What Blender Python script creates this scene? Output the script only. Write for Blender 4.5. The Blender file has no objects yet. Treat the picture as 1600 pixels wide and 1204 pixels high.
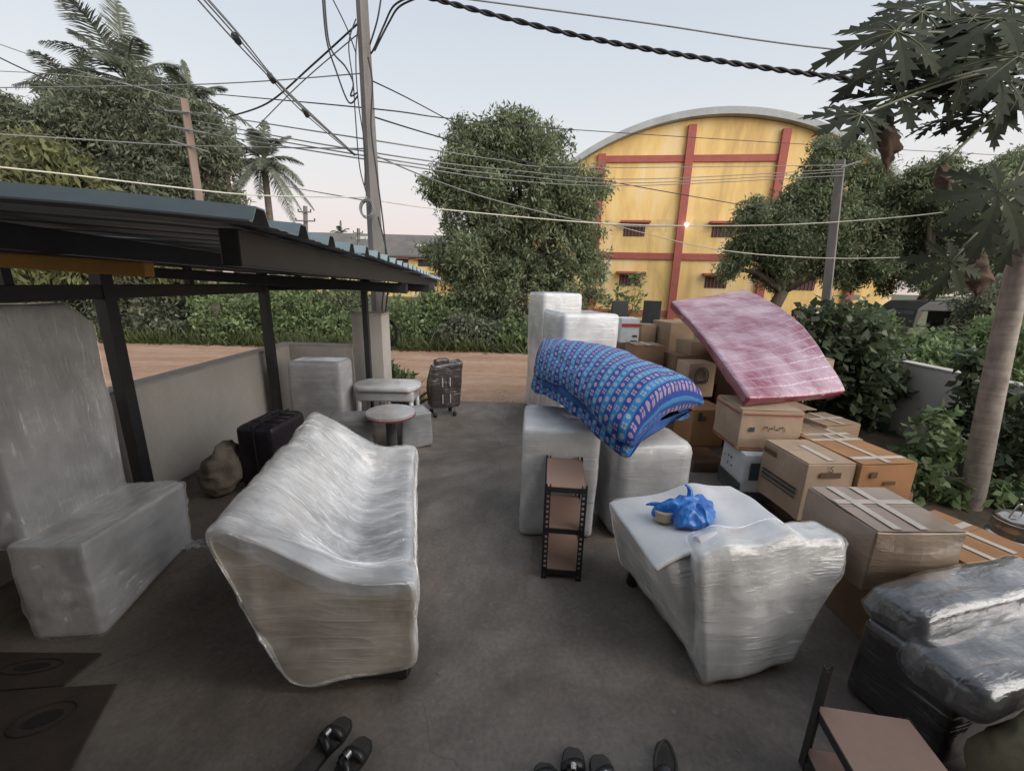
import bpy, bmesh, math, random
import numpy as np
from mathutils import Vector, Matrix

# ------------------------------------------------------------------ camera, sky, sun, exposure
scene = bpy.context.scene
COL = scene.collection
EYE = 1.9                                   # eye height above the yard, metres
FPX = 640.0                                 # focal length in units of a 1600 wide frame
PITCH, ROLL = math.radians(14.1), math.radians(1.5)
_F = Vector((0, math.cos(PITCH), -math.sin(PITCH)))
_R0, _U0 = Vector((1, 0, 0)), Vector((0, math.sin(PITCH), math.cos(PITCH)))
_R = math.cos(ROLL) * _R0 + math.sin(ROLL) * _U0
_U = -math.sin(ROLL) * _R0 + math.cos(ROLL) * _U0
cd = bpy.data.cameras.new('camera')
cam = bpy.data.objects.new('camera', cd)
COL.objects.link(cam)
cd.sensor_width = 36.0
cd.lens = 36.0 * FPX / 1600.0
cd.clip_start, cd.clip_end = 0.05, 800
m = Matrix.Identity(4)
for i in range(3):
    m[i][0], m[i][1], m[i][2] = _R[i], _U[i], -_F[i]
m[2][3] = EYE
cam.matrix_world = m
scene.camera = cam

SUN_EL, SUN_AZ = 9.0, 130.0                 # degrees; low sun behind the house, dusk
w = bpy.data.worlds.new('World')
scene.world = w
w.use_nodes = True
nt = w.node_tree
nt.nodes.clear()
sky = nt.nodes.new('ShaderNodeTexSky')
sky.sky_type = 'NISHITA'
sky.sun_disc = False
sky.sun_elevation = math.radians(SUN_EL)
sky.sun_rotation = math.radians(SUN_AZ)
sky.air_density, sky.dust_density, sky.ozone_density = 0.8, 3.0, 1.5
geo = nt.nodes.new('ShaderNodeTexCoord')
sep = nt.nodes.new('ShaderNodeSeparateXYZ')
ramp = nt.nodes.new('ShaderNodeValToRGB')   # dusk veil: pink at the horizon, pale above, blue overhead
els = ramp.color_ramp.elements
els[0].position, els[0].color = 0.0, (0.80, 0.66, 0.62, 1)
els[1].position, els[1].color = 1.0, (0.48, 0.55, 0.65, 1)
for p, c in ((0.08, (0.87, 0.74, 0.70, 1)), (0.17, (0.86, 0.80, 0.78, 1)), (0.27, (0.80, 0.82, 0.83, 1)), (0.42, (0.68, 0.73, 0.79, 1)), (0.6, (0.57, 0.64, 0.73, 1))):
    e = els.new(p)
    e.color = c
gain = nt.nodes.new('ShaderNodeVectorMath')
gain.operation = 'SCALE'
gain.inputs['Scale'].default_value = 8.9
mix = nt.nodes.new('ShaderNodeMix')
mix.data_type = 'RGBA'
mix.inputs[0].default_value = 0.85
bg = nt.nodes.new('ShaderNodeBackground')
bg.inputs['Strength'].default_value = 0.09
wo = nt.nodes.new('ShaderNodeOutputWorld')
L = nt.links.new
L(geo.outputs['Generated'], sep.inputs[0])
L(sep.outputs['Z'], ramp.inputs[0])
L(ramp.outputs[0], gain.inputs[0])
L(sky.outputs[0], mix.inputs['A'])
L(gain.outputs[0], mix.inputs['B'])
L(mix.outputs['Result'], bg.inputs['Color'])
L(bg.outputs[0], wo.inputs[0])

sd = bpy.data.lights.new('sun', 'SUN')
sd.energy, sd.angle, sd.color = 2.8, math.radians(70), (1.0, 0.94, 0.88)
sun = bpy.data.objects.new('sun', sd)
COL.objects.link(sun)
_el, _az = math.radians(29), math.radians(SUN_AZ)   # the afterglow's centre of weight stands above the sun itself
sun.rotation_euler = Vector((math.sin(_az) * math.cos(_el), math.cos(_az) * math.cos(_el), math.sin(_el))).to_track_quat('Z', 'Y').to_euler()

vs = scene.view_settings
vs.view_transform, vs.look, vs.gamma, vs.use_curve_mapping = 'Standard', 'None', 1.0, False
vs.exposure = 0.5
try:
    scene.cycles.use_denoising = True
    scene.cycles.max_bounces, scene.cycles.diffuse_bounces, scene.cycles.glossy_bounces = 6, 3, 3
    scene.cycles.transparent_max_bounces = 8
except Exception:
    pass

# ------------------------------------------------------------------ helpers
rng = np.random.default_rng(7)
random.seed(7)


def ray(px, py):
    return _F + (px - 800) / FPX * _R - (py - 602) / FPX * _U


def atz(px, py, z=0.0):
    d = ray(px, py)
    return Vector((0, 0, EYE)) + d * ((z - EYE) / d.z)


def aty(px, py, y):
    d = ray(px, py)
    return Vector((0, 0, EYE)) + d * (y / d.y)


def atx(px, py, x):
    d = ray(px, py)
    return Vector((0, 0, EYE)) + d * (x / d.x)


def tag(o, label=None, cat=None, group=None, kind=None):
    if label: o['label'] = label
    if cat: o['category'] = cat
    if group: o['group'] = group
    if kind: o['kind'] = kind
    return o


def link(name, me, mat=None, parent=None, loc=None, rotz=0.0, smooth=False):
    o = bpy.data.objects.new(name, me)
    COL.objects.link(o)
    if mat is not None:
        for mm in (mat if isinstance(mat, (list, tuple)) else [mat]):
            me.materials.append(mm)
    if smooth and len(me.polygons):
        me.polygons.foreach_set('use_smooth', [True] * len(me.polygons))
    if parent: o.parent = parent
    if loc is not None: o.location = loc
    if rotz: o.rotation_euler = (0, 0, rotz)
    return o


def empty(name, loc=(0, 0, 0), rotz=0.0):
    o = bpy.data.objects.new(name, None)
    COL.objects.link(o)
    o.location = loc
    o.rotation_euler = (0, 0, rotz)
    o.empty_display_size = 0.1
    return o


def mesh(name, verts, faces):
    me = bpy.data.meshes.new(name)
    me.from_pydata([tuple(v) for v in verts], [], [tuple(int(i) for i in f) for f in faces])
    me.update()
    return me


class MB:
    """collects simple solids into one mesh"""
    def __init__(s): s.v, s.f = [], []

    def add(s, v, f):
        k = len(s.v)
        s.v += [tuple(x) for x in v]
        s.f += [tuple(i + k for i in q) for q in f]
        return s

    def box(s, c, size, rot=None):
        hx, hy, hz = (d / 2 for d in size)
        pts = [Vector((a * hx, b * hy, e * hz)) for a in (-1, 1) for b in (-1, 1) for e in (-1, 1)]
        if rot is not None: pts = [rot @ p for p in pts]
        pts = [p + Vector(c) for p in pts]
        return s.add(pts, [(0, 1, 3, 2), (4, 6, 7, 5), (0, 4, 5, 1), (2, 3, 7, 6), (0, 2, 6, 4), (1, 5, 7, 3)])

    def bar(s, a, b, wd, ht, up=Vector((0, 0, 1))):
        a, b = Vector(a), Vector(b)
        d = (b - a)
        ln = d.length
        d.normalize()
        side = d.cross(up)
        if side.length < 1e-4: side = Vector((1, 0, 0))
        side.normalize()
        u2 = side.cross(d)
        rot = Matrix((side, d, u2)).transposed()
        return s.box((a + b) / 2, (wd, ln, ht), rot)

    def tube(s, pts, r, n=6, cap=True):
        pts = [Vector(p) for p in pts]
        rs = r if isinstance(r, (list, tuple, np.ndarray)) else [r] * len(pts)
        rings, prev = [], None
        for i, p in enumerate(pts):
            d = (pts[min(i + 1, len(pts) - 1)] - pts[max(i - 1, 0)])
            if d.length < 1e-9: d = Vector((0, 0, 1))
            d.normalize()
            if prev is None:
                ref = Vector((0, 0, 1)) if abs(d.z) < 0.9 else Vector((1, 0, 0))
                a = d.cross(ref).normalized()
            else:
                a = (prev - d * prev.dot(d)).normalized()
            prev = a
            b = d.cross(a)
            rings.append([p + (a * math.cos(2 * math.pi * k / n) + b * math.sin(2 * math.pi * k / n)) * rs[i] for k in range(n)])
        v = [q for rg in rings for q in rg]
        f = []
        for i in range(len(pts) - 1):
            for k in range(n):
                f.append((i * n + k, i * n + (k + 1) % n, (i + 1) * n + (k + 1) % n, (i + 1) * n + k))
        if cap:
            f.append(tuple(range(n - 1, -1, -1)))
            f.append(tuple((len(pts) - 1) * n + k for k in range(n)))
        return s.add(v, f)

    def lathe(s, prof, c=(0, 0, 0), n=24):
        c = Vector(c)
        v = [c + Vector((r * math.cos(2 * math.pi * k / n), r * math.sin(2 * math.pi * k / n), z)) for r, z in prof for k in range(n)]
        f = []
        for i in range(len(prof) - 1):
            for k in range(n):
                f.append((i * n + k, i * n + (k + 1) % n, (i + 1) * n + (k + 1) % n, (i + 1) * n + k))
        f.append(tuple(range(n - 1, -1, -1)))
        f.append(tuple((len(prof) - 1) * n + k for k in range(n)))
        return s.add(v, f)

    def prism(s, poly, ext):
        """polygon (3d points) pushed along ext"""
        n = len(poly)
        a = [Vector(p) for p in poly]
        b = [p + Vector(ext) for p in a]
        f = [tuple(range(n - 1, -1, -1)), tuple(range(n, 2 * n))]
        f += [(i, (i + 1) % n, n + (i + 1) % n, n + i) for i in range(n)]
        return s.add(a + b, f)

    def build(s, name, mat, parent=None, loc=None, rotz=0.0, smooth=False, bevel=0.0, seg=2):
        me = mesh(name, s.v, s.f)
        bm = bmesh.new()
        bm.from_mesh(me)
        bmesh.ops.recalc_face_normals(bm, faces=bm.faces)
        if bevel > 0:
            es = [e for e in bm.edges if e.calc_face_angle(0) > 0.5]
            bmesh.ops.bevel(bm, geom=es, offset=bevel, segments=seg, affect='EDGES', profile=0.5)
        bm.to_mesh(me)
        bm.free()
        o = link(name, me, mat, parent, loc, rotz, smooth)
        return o


def hash3(i, j, k, seed):
    h = (i * 374761393 + j * 668265263 + k * 2147483647 + seed * 974634777) & 0xFFFFFFFF
    h = ((h ^ (h >> 13)) * 1274126177) & 0xFFFFFFFF
    h = h ^ (h >> 16)
    return (h & 0xFFFF) / 65535.0


def vnoise(P, seed=0):
    P = np.asarray(P, float)
    I = np.floor(P).astype(np.int64)
    t = P - I
    t = t * t * (3 - 2 * t)
    out = 0
    for a in (0, 1):
        for b in (0, 1):
            for c in (0, 1):
                wgt = (t[:, 0] if a else 1 - t[:, 0]) * (t[:, 1] if b else 1 - t[:, 1]) * (t[:, 2] if c else 1 - t[:, 2])
                out = out + wgt * hash3(I[:, 0] + a, I[:, 1] + b, I[:, 2] + c, seed)
    return out * 2 - 1


def displace(me, fn):
    """move every vertex along its normal by fn(coords)"""
    n = len(me.vertices)
    co = np.empty(n * 3); me.vertices.foreach_get('co', co); co = co.reshape(-1, 3)
    no = np.empty(n * 3); me.vertices.foreach_get('normal', no); no = no.reshape(-1, 3)
    co = co + no * fn(co)[:, None]
    me.vertices.foreach_set('co', co.ravel())
    me.update()


def rbox(name, size, r=0.03, n=14, warp=None):
    """rounded box, base at z = 0, gridded so that it can be dented; returns mesh"""
    sx, sy, sz = (s / 2 for s in size)
    key, V, Fc = {}, [], []
    def grid(h):
        core = np.linspace(-(h - r), h - r, n - 3)
        return np.concatenate(([-h, -h + r * 0.35], core, [h - r * 0.35, h]))
    gx, gy, gz = grid(sx), grid(sy), grid(sz)
    g = [gx, gy, gz]
    N = len(gx)
    def vid(i, j, k):
        q = (i, j, k)
        if q not in key:
            key[q] = len(V)
            V.append((gx[i], gy[j], gz[k]))
        return key[q]
    M1 = N - 1
    for a in range(M1):
        for b in range(M1):
            for s in (0, M1):
                q = [(s, a, b), (s, a + 1, b), (s, a + 1, b + 1), (s, a, b + 1)]
                Fc.append([vid(*t) for t in (q if s else q[::-1])])
                q = [(b, s, a), (b, s, a + 1), (b + 1, s, a + 1), (b + 1, s, a)]
                Fc.append([vid(*t) for t in (q if s else q[::-1])])
                q = [(a, b, s), (a + 1, b, s), (a + 1, b + 1, s), (a, b + 1, s)]
                Fc.append([vid(*t) for t in (q if s else q[::-1])])
    V = np.array(V)
    h = np.array([sx, sy, sz])
    Q = np.clip(V, -(h - r), h - r)
    D = V - Q
    ln = np.linalg.norm(D, axis=1, keepdims=True)
    V = np.where(ln > 1e-9, Q + D / np.maximum(ln, 1e-9) * r, V)
    V[:, 2] += sz
    if warp: V = warp(V)
    return mesh(name, V, Fc)


def hexwarp(c8, size):
    """map a box to eight corners: bottom 4 (near-left, near-right, far-right, far-left) then top 4"""
    C8 = np.array(c8, float)
    sx, sy, sz = size
    def fn(V):
        a = (V[:, 0] / sx + 0.5)[:, None]; b = (V[:, 1] / sy + 0.5)[:, None]; c = (V[:, 2] / sz)[:, None]
        lo_ = (C8[0] * (1 - a) + C8[1] * a) * (1 - b) + (C8[3] * (1 - a) + C8[2] * a) * b
        hi_ = (C8[4] * (1 - a) + C8[5] * a) * (1 - b) + (C8[7] * (1 - a) + C8[6] * a) * b
        return lo_ * (1 - c) + hi_ * c
    return fn


def wrinkle(seed, amp=0.006, freq=(5, 5, 14), amp2=0.012, freq2=2.2):
    fr = np.array(freq)
    def fn(co):
        a = vnoise(co * fr, seed)
        b = vnoise(co * fr * 2.3 + 5.2, seed + 1)
        c = vnoise(co * freq2 + 1.7, seed + 2)
        return amp * 0.6 * a + amp * 0.25 * b + amp2 * c
    return fn


def catmull(P, m, closed=False):
    P = np.asarray(P, float)
    n = len(P)
    seg = n if closed else n - 1
    out = []
    for q in range(m):
        t = q * seg / (m if closed else m - 1)
        i = min(int(t), seg - 1)
        u = t - i
        if closed: p0, p1, p2, p3 = P[(i - 1) % n], P[i % n], P[(i + 1) % n], P[(i + 2) % n]
        else: p0, p1, p2, p3 = P[max(i - 1, 0)], P[i], P[i + 1], P[min(i + 2, n - 1)]
        out.append(0.5 * ((2 * p1) + (-p0 + p2) * u + (2 * p0 - 5 * p1 + 4 * p2 - p3) * u * u + (-p0 + 3 * p1 - 3 * p2 + p3) * u ** 3))
    return np.array(out)


def loft(name, rings, M=40, N=48, caps=8, tension=False):
    """smooth closed tube through the rings, both ends closed with shrinking rings"""
    R = np.array([catmull(r, N, True) for r in rings])
    R = np.array([catmull(R[:, k], M) for k in range(N)]).transpose(1, 0, 2)
    rows = []
    c0, c1 = R[0].mean(0), R[-1].mean(0)
    for q in range(caps, 0, -1): rows.append(c0 + (R[0] - c0) * (1 - q / (caps + 0.6)))
    rows += list(R)
    for q in range(1, caps + 1): rows.append(c1 + (R[-1] - c1) * (1 - q / (caps + 0.6)))
    V = np.concatenate(rows)
    m_ = len(rows)
    Fc = [(i * N + k, i * N + (k + 1) % N, (i + 1) * N + (k + 1) % N, (i + 1) * N + k) for i in range(m_ - 1) for k in range(N)]
    Fc.append(tuple(range(N - 1, -1, -1)))
    Fc.append(tuple((m_ - 1) * N + k for k in range(N)))
    me = mesh(name, V, Fc)
    bm = bmesh.new(); bm.from_mesh(me)
    bmesh.ops.recalc_face_normals(bm, faces=bm.faces)
    bm.to_mesh(me); bm.free()
    return me


# ------------------------------------------------------------------ materials
MATS = {}


class NT:
    def __init__(s, name):
        s.m = bpy.data.materials.new(name)
        s.m.use_nodes = True
        s.t = s.m.node_tree
        s.t.nodes.clear()
        s.out = s.n('ShaderNodeOutputMaterial')
        s.b = s.n('ShaderNodeBsdfPrincipled')
        s.l(s.b.outputs[0], s.out.inputs[0])

    def n(s, t, **kw):
        q = s.t.nodes.new(t)
        for k, v in kw.items(): setattr(q, k, v)
        return q

    def l(s, a, b): s.t.links.new(a, b)

    def coord(s, kind='Object', scale=(1, 1, 1), rot=(0, 0, 0)):
        c = s.n('ShaderNodeTexCoord')
        mp = s.n('ShaderNodeMapping')
        mp.inputs['Scale'].default_value = scale
        mp.inputs['Rotation'].default_value = rot
        s.l(c.outputs[kind], mp.inputs[0])
        return mp.outputs[0]

    def noise(s, vec, scale, detail=4, rough=0.55, dist=0.0):
        q = s.n('ShaderNodeTexNoise')
        q.inputs['Scale'].default_value = scale
        q.inputs['Detail'].default_value = detail
        q.inputs['Roughness'].default_value = rough
        q.inputs['Distortion'].default_value = dist
        s.l(vec, q.inputs['Vector'])
        return q.outputs['Fac']

    def ramp(s, fac, stops):
        q = s.n('ShaderNodeValToRGB')
        e = q.color_ramp.elements
        for i, (p, c) in enumerate(stops):
            x = e[i] if i < 2 else e.new(p)
            x.position = p
            x.color = (c[0], c[1], c[2], 1) if isinstance(c, (tuple, list)) else (c, c, c, 1)
        s.l(fac, q.inputs[0])
        return q.outputs[0]

    def math(s, op, a, b=None, c=None):
        q = s.n('ShaderNodeMath', operation=op)
        for i, x in enumerate((a, b, c)):
            if x is None: continue
            if isinstance(x, (int, float)): q.inputs[i].default_value = x
            else: s.l(x, q.inputs[i])
        return q.outputs[0]

    def mix(s, fac, a, b, blend='MIX'):
        q = s.n('ShaderNodeMix', data_type='RGBA', blend_type=blend)
        for key, x in ((0, fac), ('A', a), ('B', b)):
            if isinstance(x, (int, float)): q.inputs[key].default_value = x
            elif isinstance(x, tuple): q.inputs[key].default_value = (*x, 1)
            else: s.l(x, q.inputs[key])
        return q.outputs['Result']

    def bump(s, h, strength=0.3, dist=0.01):
        q = s.n('ShaderNodeBump')
        q.inputs['Strength'].default_value = strength
        q.inputs['Distance'].default_value = dist
        s.l(h, q.inputs['Height'])
        return q.outputs[0]

    def set(s, **kw):
        for k, v in kw.items():
            i = s.b.inputs[k.replace('_', ' ')]
            if hasattr(v, 'links') or isinstance(v, bpy.types.NodeSocket): s.l(v, i)
            elif isinstance(v, tuple): i.default_value = (*v, 1) if len(v) == 3 and i.type == 'RGBA' else v
            else: i.default_value = v
        return s


def plain(name, c1, c2=None, scale=6, rough=0.6, bump=0.15, bscale=None, metallic=0.0, coord='Object', stretch=(1, 1, 1), spec=0.4):
    t = NT(name)
    v = t.coord(coord, stretch)
    c2 = c2 or tuple(x * 0.7 for x in c1)
    n = t.noise(v, scale, 6, 0.6)
    n2 = t.noise(v, bscale or scale * 8, 4, 0.6)
    f = t.math('ADD', t.math('MULTIPLY', n, 0.75), t.math('MULTIPLY', n2, 0.25))
    t.set(Base_Color=t.ramp(f, [(0.35, c2), (0.65, c1)]), Roughness=t.math('MULTIPLY_ADD', n, 0.2, rough - 0.1), Metallic=metallic, Specular_IOR_Level=spec)
    if bump: t.set(Normal=t.bump(n2, bump, 0.01))
    return t.m


def film(name, dark, light, stretch=(1.2, 1.2, 16), rot=(0, 0, 0), bump=0.35, rough=0.42, streak=0.55, coat=0.7, tint=None, crinkle=0.10, grid=None):
    """packing foam under tight stretch film: haze, glints painted as white streaks, fine crossing creases, glossy folds"""
    t = NT(name)
    v = t.coord('Object', stretch, rot)
    vb = t.coord('Object', tuple(q * 0.8 for q in stretch), (rot[0] + 0.16, rot[1] + 0.22, rot[2] + 0.2))
    v2 = t.coord('Object', (1, 1, 1))
    s1 = t.noise(v, 1.6, 4, 0.5, 0.2)
    s2 = t.noise(vb, 2.6, 3, 0.45, 0.2)
    big = t.noise(v2, 2.2, 3, 0.5)
    vs_ = t.coord('Object', tuple(q * (1.9 if q > 2 else 1.0) for q in stretch), rot)
    g1 = t.ramp(t.noise(vs_, 1.9, 2, 0.5, 0.15), [(0.60, 0.0), (0.74, 1.0)])
    g2 = t.ramp(t.noise(vb, 3.4, 2, 0.5, 0.15), [(0.62, 0.0), (0.75, 1.0)])
    gate = t.ramp(t.noise(v2, 3.4, 3, 0.55), [(0.40, 0.05), (0.62, 1.0)])
    patch = t.noise(v2, 4.5, 4, 0.55, 0.8)
    cr = t.math('MULTIPLY', t.math('MAXIMUM', g1, g2), gate)
    base = t.ramp(t.math('ADD', t.math('MULTIPLY', s1, 0.14), t.math('ADD', t.math('MULTIPLY', big, 0.5), t.math('MULTIPLY', patch, 0.36))), [(0.38, dark), (0.6, light)])
    base = t.mix(t.math('MULTIPLY', cr, streak), base, tint or (0.80, 0.81, 0.82))  # film glints painted into the base colour as white streaks
    vr = t.coord('Object', tuple((3.2 if q > 2 else 1.0) for q in stretch), (rot[0] + 0.1, rot[1] - 0.1, rot[2] + 0.12))
    rg = t.math('ABSOLUTE', t.math('SUBTRACT', t.noise(vr, 4.2, 2, 0.5, 0.5), 0.5))
    rg = t.math('MULTIPLY', t.math('SUBTRACT', 1.0, t.math('MINIMUM', t.math('MULTIPLY', rg, 6.0), 1.0)), t.math('MULTIPLY_ADD', gate, 0.95, 0.05))
    base = t.mix(t.math('MULTIPLY', t.math('POWER', rg, 8.0), streak * 0.45), base, tint or (0.80, 0.81, 0.82))  # highlights along the creases painted white as well
    h = t.math('ADD', t.math('MULTIPLY', rg, crinkle), t.math('MULTIPLY', s1, 0.16))
    h = t.math('ADD', h, t.math('ADD', t.math('MULTIPLY', s2, 0.12), t.math('ADD', t.math('MULTIPLY', cr, 0.22), t.math('MULTIPLY', patch, 0.35))))
    if grid:
        gp_ = t.n('ShaderNodeSeparateXYZ')
        t.l(t.coord('Object', (1 / grid, 1 / grid, 1 / grid), (0, 0, -0.36)), gp_.inputs[0])
        gl_ = None
        for ax_ in ('X', 'Y'):
            d_g = t.math('ABSOLUTE', t.math('SUBTRACT', t.math('FRACT', t.math('ADD', gp_.outputs[ax_], t.math('MULTIPLY', big, 0.35))), 0.5))
            q_g = t.math('SUBTRACT', 1.0, t.math('MINIMUM', t.math('MULTIPLY', d_g, 9.0), 1.0))
            gl_ = q_g if gl_ is None else t.math('MAXIMUM', gl_, q_g)
        base = t.mix(t.math('MULTIPLY', gl_, t.math('MULTIPLY_ADD', gate, 0.35, 0.12)), base, tint)
        h = t.math('SUBTRACT', h, t.math('MULTIPLY', gl_, 0.25))
    nb = t.bump(h, bump, 0.045)
    t.set(Base_Color=base, Roughness=rough, Normal=nb, Coat_Weight=coat, Coat_Roughness=0.10, Coat_Normal=nb, Specular_IOR_Level=0.45)
    return t.m


def leafmat(name, c1, c2, c3=None, rough=0.6, trans=0.33):
    t = NT(name)
    g = t.n('ShaderNodeNewGeometry')
    v = t.coord('Object')
    n = t.noise(v, 1.5, 3)
    f = t.math('ADD', t.math('MULTIPLY', g.outputs['Random Per Island'], 0.42), t.math('MULTIPLY_ADD', n, 1.1, -0.22))
    st = [(0.2, c2), (0.75, c1)]
    if c3: st.append((0.97, c3))
    c = t.ramp(f, st)
    t.set(Base_Color=c, Roughness=rough, Specular_IOR_Level=0.35)
    tr = t.n('ShaderNodeBsdfTranslucent')
    t.l(c, tr.inputs[0])
    mx = t.n('ShaderNodeMixShader')
    mx.inputs[0].default_value = trans
    t.l(t.b.outputs[0], mx.inputs[1]); t.l(tr.outputs[0], mx.inputs[2])
    t.l(mx.outputs[0], t.out.inputs[0])
    return t.m


def cardboard(name, c, stain=0.75, rough=0.75):
    t = NT(name)
    v = t.coord('Object')
    n = t.noise(v, 4, 5, 0.6)
    fib = t.noise(t.coord('Object', (2, 2, 60)), 4, 3)
    f = t.math('ADD', t.math('MULTIPLY', n, 0.7), t.math('MULTIPLY', fib, 0.3))
    t.set(Base_Color=t.ramp(f, [(0.3, tuple(x * stain for x in c)), (0.62, c)]), Roughness=rough, Specular_IOR_Level=0.25)
    t.set(Normal=t.bump(t.math('ADD', n, t.math('MULTIPLY', fib, 0.3)), 0.25, 0.01))
    return t.m


# concrete yard
t = NT('yard_concrete')
v = t.coord('Object')
n1 = t.noise(v, 0.55, 6, 0.65, 0.6)
n2 = t.noise(v, 2.6, 6, 0.65, 0.3)
n3 = t.noise(v, 40, 4, 0.6)
n4 = t.noise(t.coord('Object', (1.0, 0.45, 1), (0, 0, 0.4)), 1.6, 5, 0.7, 1.2)
f = t.math('ADD', t.math('MULTIPLY', n1, 0.45), t.math('ADD', t.math('MULTIPLY', n2, 0.35), t.math('MULTIPLY', n3, 0.2)))
c = t.ramp(f, [(0.36, (0.115, 0.095, 0.08)), (0.5, (0.23, 0.198, 0.17)), (0.64, (0.36, 0.318, 0.28))])
mask = t.ramp(n4, [(0.55, 0.0), (0.75, 1.0)])
c = t.mix(t.math('MULTIPLY', mask, 0.65), c, (0.26, 0.17, 0.128))
wet = t.ramp(t.noise(t.coord('Object', (0.8, 0.55, 1), (0, 0, -0.3)), 1.1, 6, 0.65, 0.9), [(0.48, 0.0), (0.62, 1.0)])
c = t.mix(t.math('MULTIPLY', wet, 0.6), c, (0.085, 0.073, 0.062))
vo = t.n('ShaderNodeTexVoronoi', feature='DISTANCE_TO_EDGE')
vo.inputs['Scale'].default_value = 0.55
wp_ = t.n('ShaderNodeVectorMath', operation='ADD')
ns_ = t.n('ShaderNodeTexNoise'); ns_.inputs['Scale'].default_value = 2.2; ns_.inputs['Detail'].default_value = 5
t.l(v, ns_.inputs['Vector']); t.l(v, wp_.inputs[0])
wq = t.n('ShaderNodeVectorMath', operation='SCALE'); wq.inputs['Scale'].default_value = 0.5
t.l(ns_.outputs['Color'], wq.inputs[0]); t.l(wq.outputs[0], wp_.inputs[1]); t.l(wp_.outputs[0], vo.inputs['Vector'])
ck = t.math('MULTIPLY', t.math('LESS_THAN', vo.outputs['Distance'], 0.0028), t.ramp(n1, [(0.47, 0.0), (0.58, 0.35)]))
c = t.mix(ck, c, (0.05, 0.045, 0.04))
sp = t.ramp(t.noise(v, 26, 2, 0.4), [(0.69, 0.0), (0.73, 1.0)])
c = t.mix(t.math('MULTIPLY', sp, 0.35), c, (0.34, 0.32, 0.30))
t.set(Base_Color=c, Roughness=t.math('MULTIPLY_ADD', n2, 0.35, 0.38), Specular_IOR_Level=0.4, Normal=t.bump(t.math('ADD', n3, t.math('MULTIPLY', n2, 1.5)), 0.18, 0.01))
M_CONC = t.m

t = NT('dirt_road')
v = t.coord('Object')
n1 = t.noise(t.coord('Object', (0.25, 1.2, 1)), 1.3, 6, 0.65, 0.5)
n2 = t.noise(v, 5, 6, 0.7)
n3 = t.noise(v, 45, 3)
f = t.math('ADD', t.math('MULTIPLY', n1, 0.6), t.math('ADD', t.math('MULTIPLY', n2, 0.3), t.math('MULTIPLY', n3, 0.1)))
t.set(Base_Color=t.ramp(f, [(0.34, (0.28, 0.16, 0.105)), (0.5, (0.41, 0.265, 0.185)), (0.64, (0.48, 0.355, 0.275))]), Roughness=0.95, Specular_IOR_Level=0.1, Normal=t.bump(t.math('ADD', n2, n3), 0.5, 0.03))
M_DIRT = t.m
M_SOIL = plain('garden_soil', (0.10, 0.075, 0.05), (0.045, 0.04, 0.025), 3, 0.95, 0.6, 30)
M_GROUND = plain('scrub_ground', (0.12, 0.12, 0.06), (0.06, 0.07, 0.035), 0.8, 0.95, 0.5, 12)
M_WALL = plain('wall_plaster', (0.68, 0.64, 0.59), (0.52, 0.485, 0.445), 1.8, 0.85, 0.12, 40, stretch=(1, 1, 0.5))
M_WALLTOP = plain('wall_coping', (0.55, 0.52, 0.48), (0.42, 0.39, 0.36), 3, 0.85, 0.12, 40)
M_STEEL = plain('dark_steel', (0.040, 0.040, 0.043), (0.026, 0.026, 0.028), 5, 0.42, 0.05, 60, spec=0.5)
M_ORANGE = plain('orange_primer', (0.66, 0.35, 0.075), (0.56, 0.28, 0.055), 5, 0.5, 0.05)
M_ROOFTOP = plain('blue_roof_paint', (0.33, 0.415, 0.45), (0.27, 0.345, 0.38), 3, 0.4, 0.05, spec=0.5)
M_ROOFUND = plain('roof_underside', (0.22, 0.22, 0.225), (0.15, 0.15, 0.155), 3, 0.5, 0.05, stretch=(0.2, 2, 2))
M_POLE = plain('concrete_pole', (0.20, 0.185, 0.175), (0.125, 0.115, 0.108), 4, 0.85, 0.25, 40, stretch=(1, 1, 0.25))
M_POLE2 = plain('brown_pole', (0.25, 0.185, 0.15), (0.17, 0.125, 0.105), 4, 0.85, 0.25, 40, stretch=(1, 1, 0.25))
M_WIRE = plain('black_cable', (0.022, 0.023, 0.026), (0.015, 0.015, 0.017), 5, 0.5, 0)
M_WIRE2 = plain('aluminium_wire', (0.22, 0.22, 0.22), (0.15, 0.15, 0.15), 5, 0.5, 0)
M_WIRE3 = plain('pale_wire', (0.62, 0.60, 0.50), (0.5, 0.48, 0.4), 5, 0.5, 0)
M_YELLOW = None
t = NT('yellow_wall_paint')
v = t.coord('Object')
n1 = t.noise(t.coord('Object', (1, 1, 0.25)), 0.7, 6, 0.65, 0.4)
n2 = t.noise(t.coord('Object', (2.2, 2.2, 0.35)), 1.2, 6, 0.7)
c = t.ramp(n1, [(0.34, (0.60, 0.40, 0.17)), (0.5, (0.80, 0.56, 0.23)), (0.66, (0.84, 0.66, 0.40))])
sepz = t.n('ShaderNodeSeparateXYZ')
t.l(v, sepz.inputs[0])
band = t.math('MULTIPLY', t.math('LESS_THAN', t.math('ABSOLUTE', t.math('SUBTRACT', sepz.outputs['Z'], t.math('MULTIPLY_ADD', n2, 0.5, 5.0))), 0.33), t.ramp(n2, [(0.42, 0.0), (0.6, 1.0)]))
c = t.mix(t.math('MULTIPLY', band, 0.5), c, (0.45, 0.36, 0.24))
t.set(Base_Color=c, Roughness=0.9, Specular_IOR_Level=0.2)
M_YELLOW = t.m
M_RED = plain('red_trim_paint', (0.40, 0.125, 0.10), (0.32, 0.09, 0.075), 1.5, 0.85, 0.05)
M_GREYROOF = plain('grey_sheet_roof', (0.40, 0.42, 0.42), (0.30, 0.32, 0.33), 1.2, 0.6, 0.05)
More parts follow.
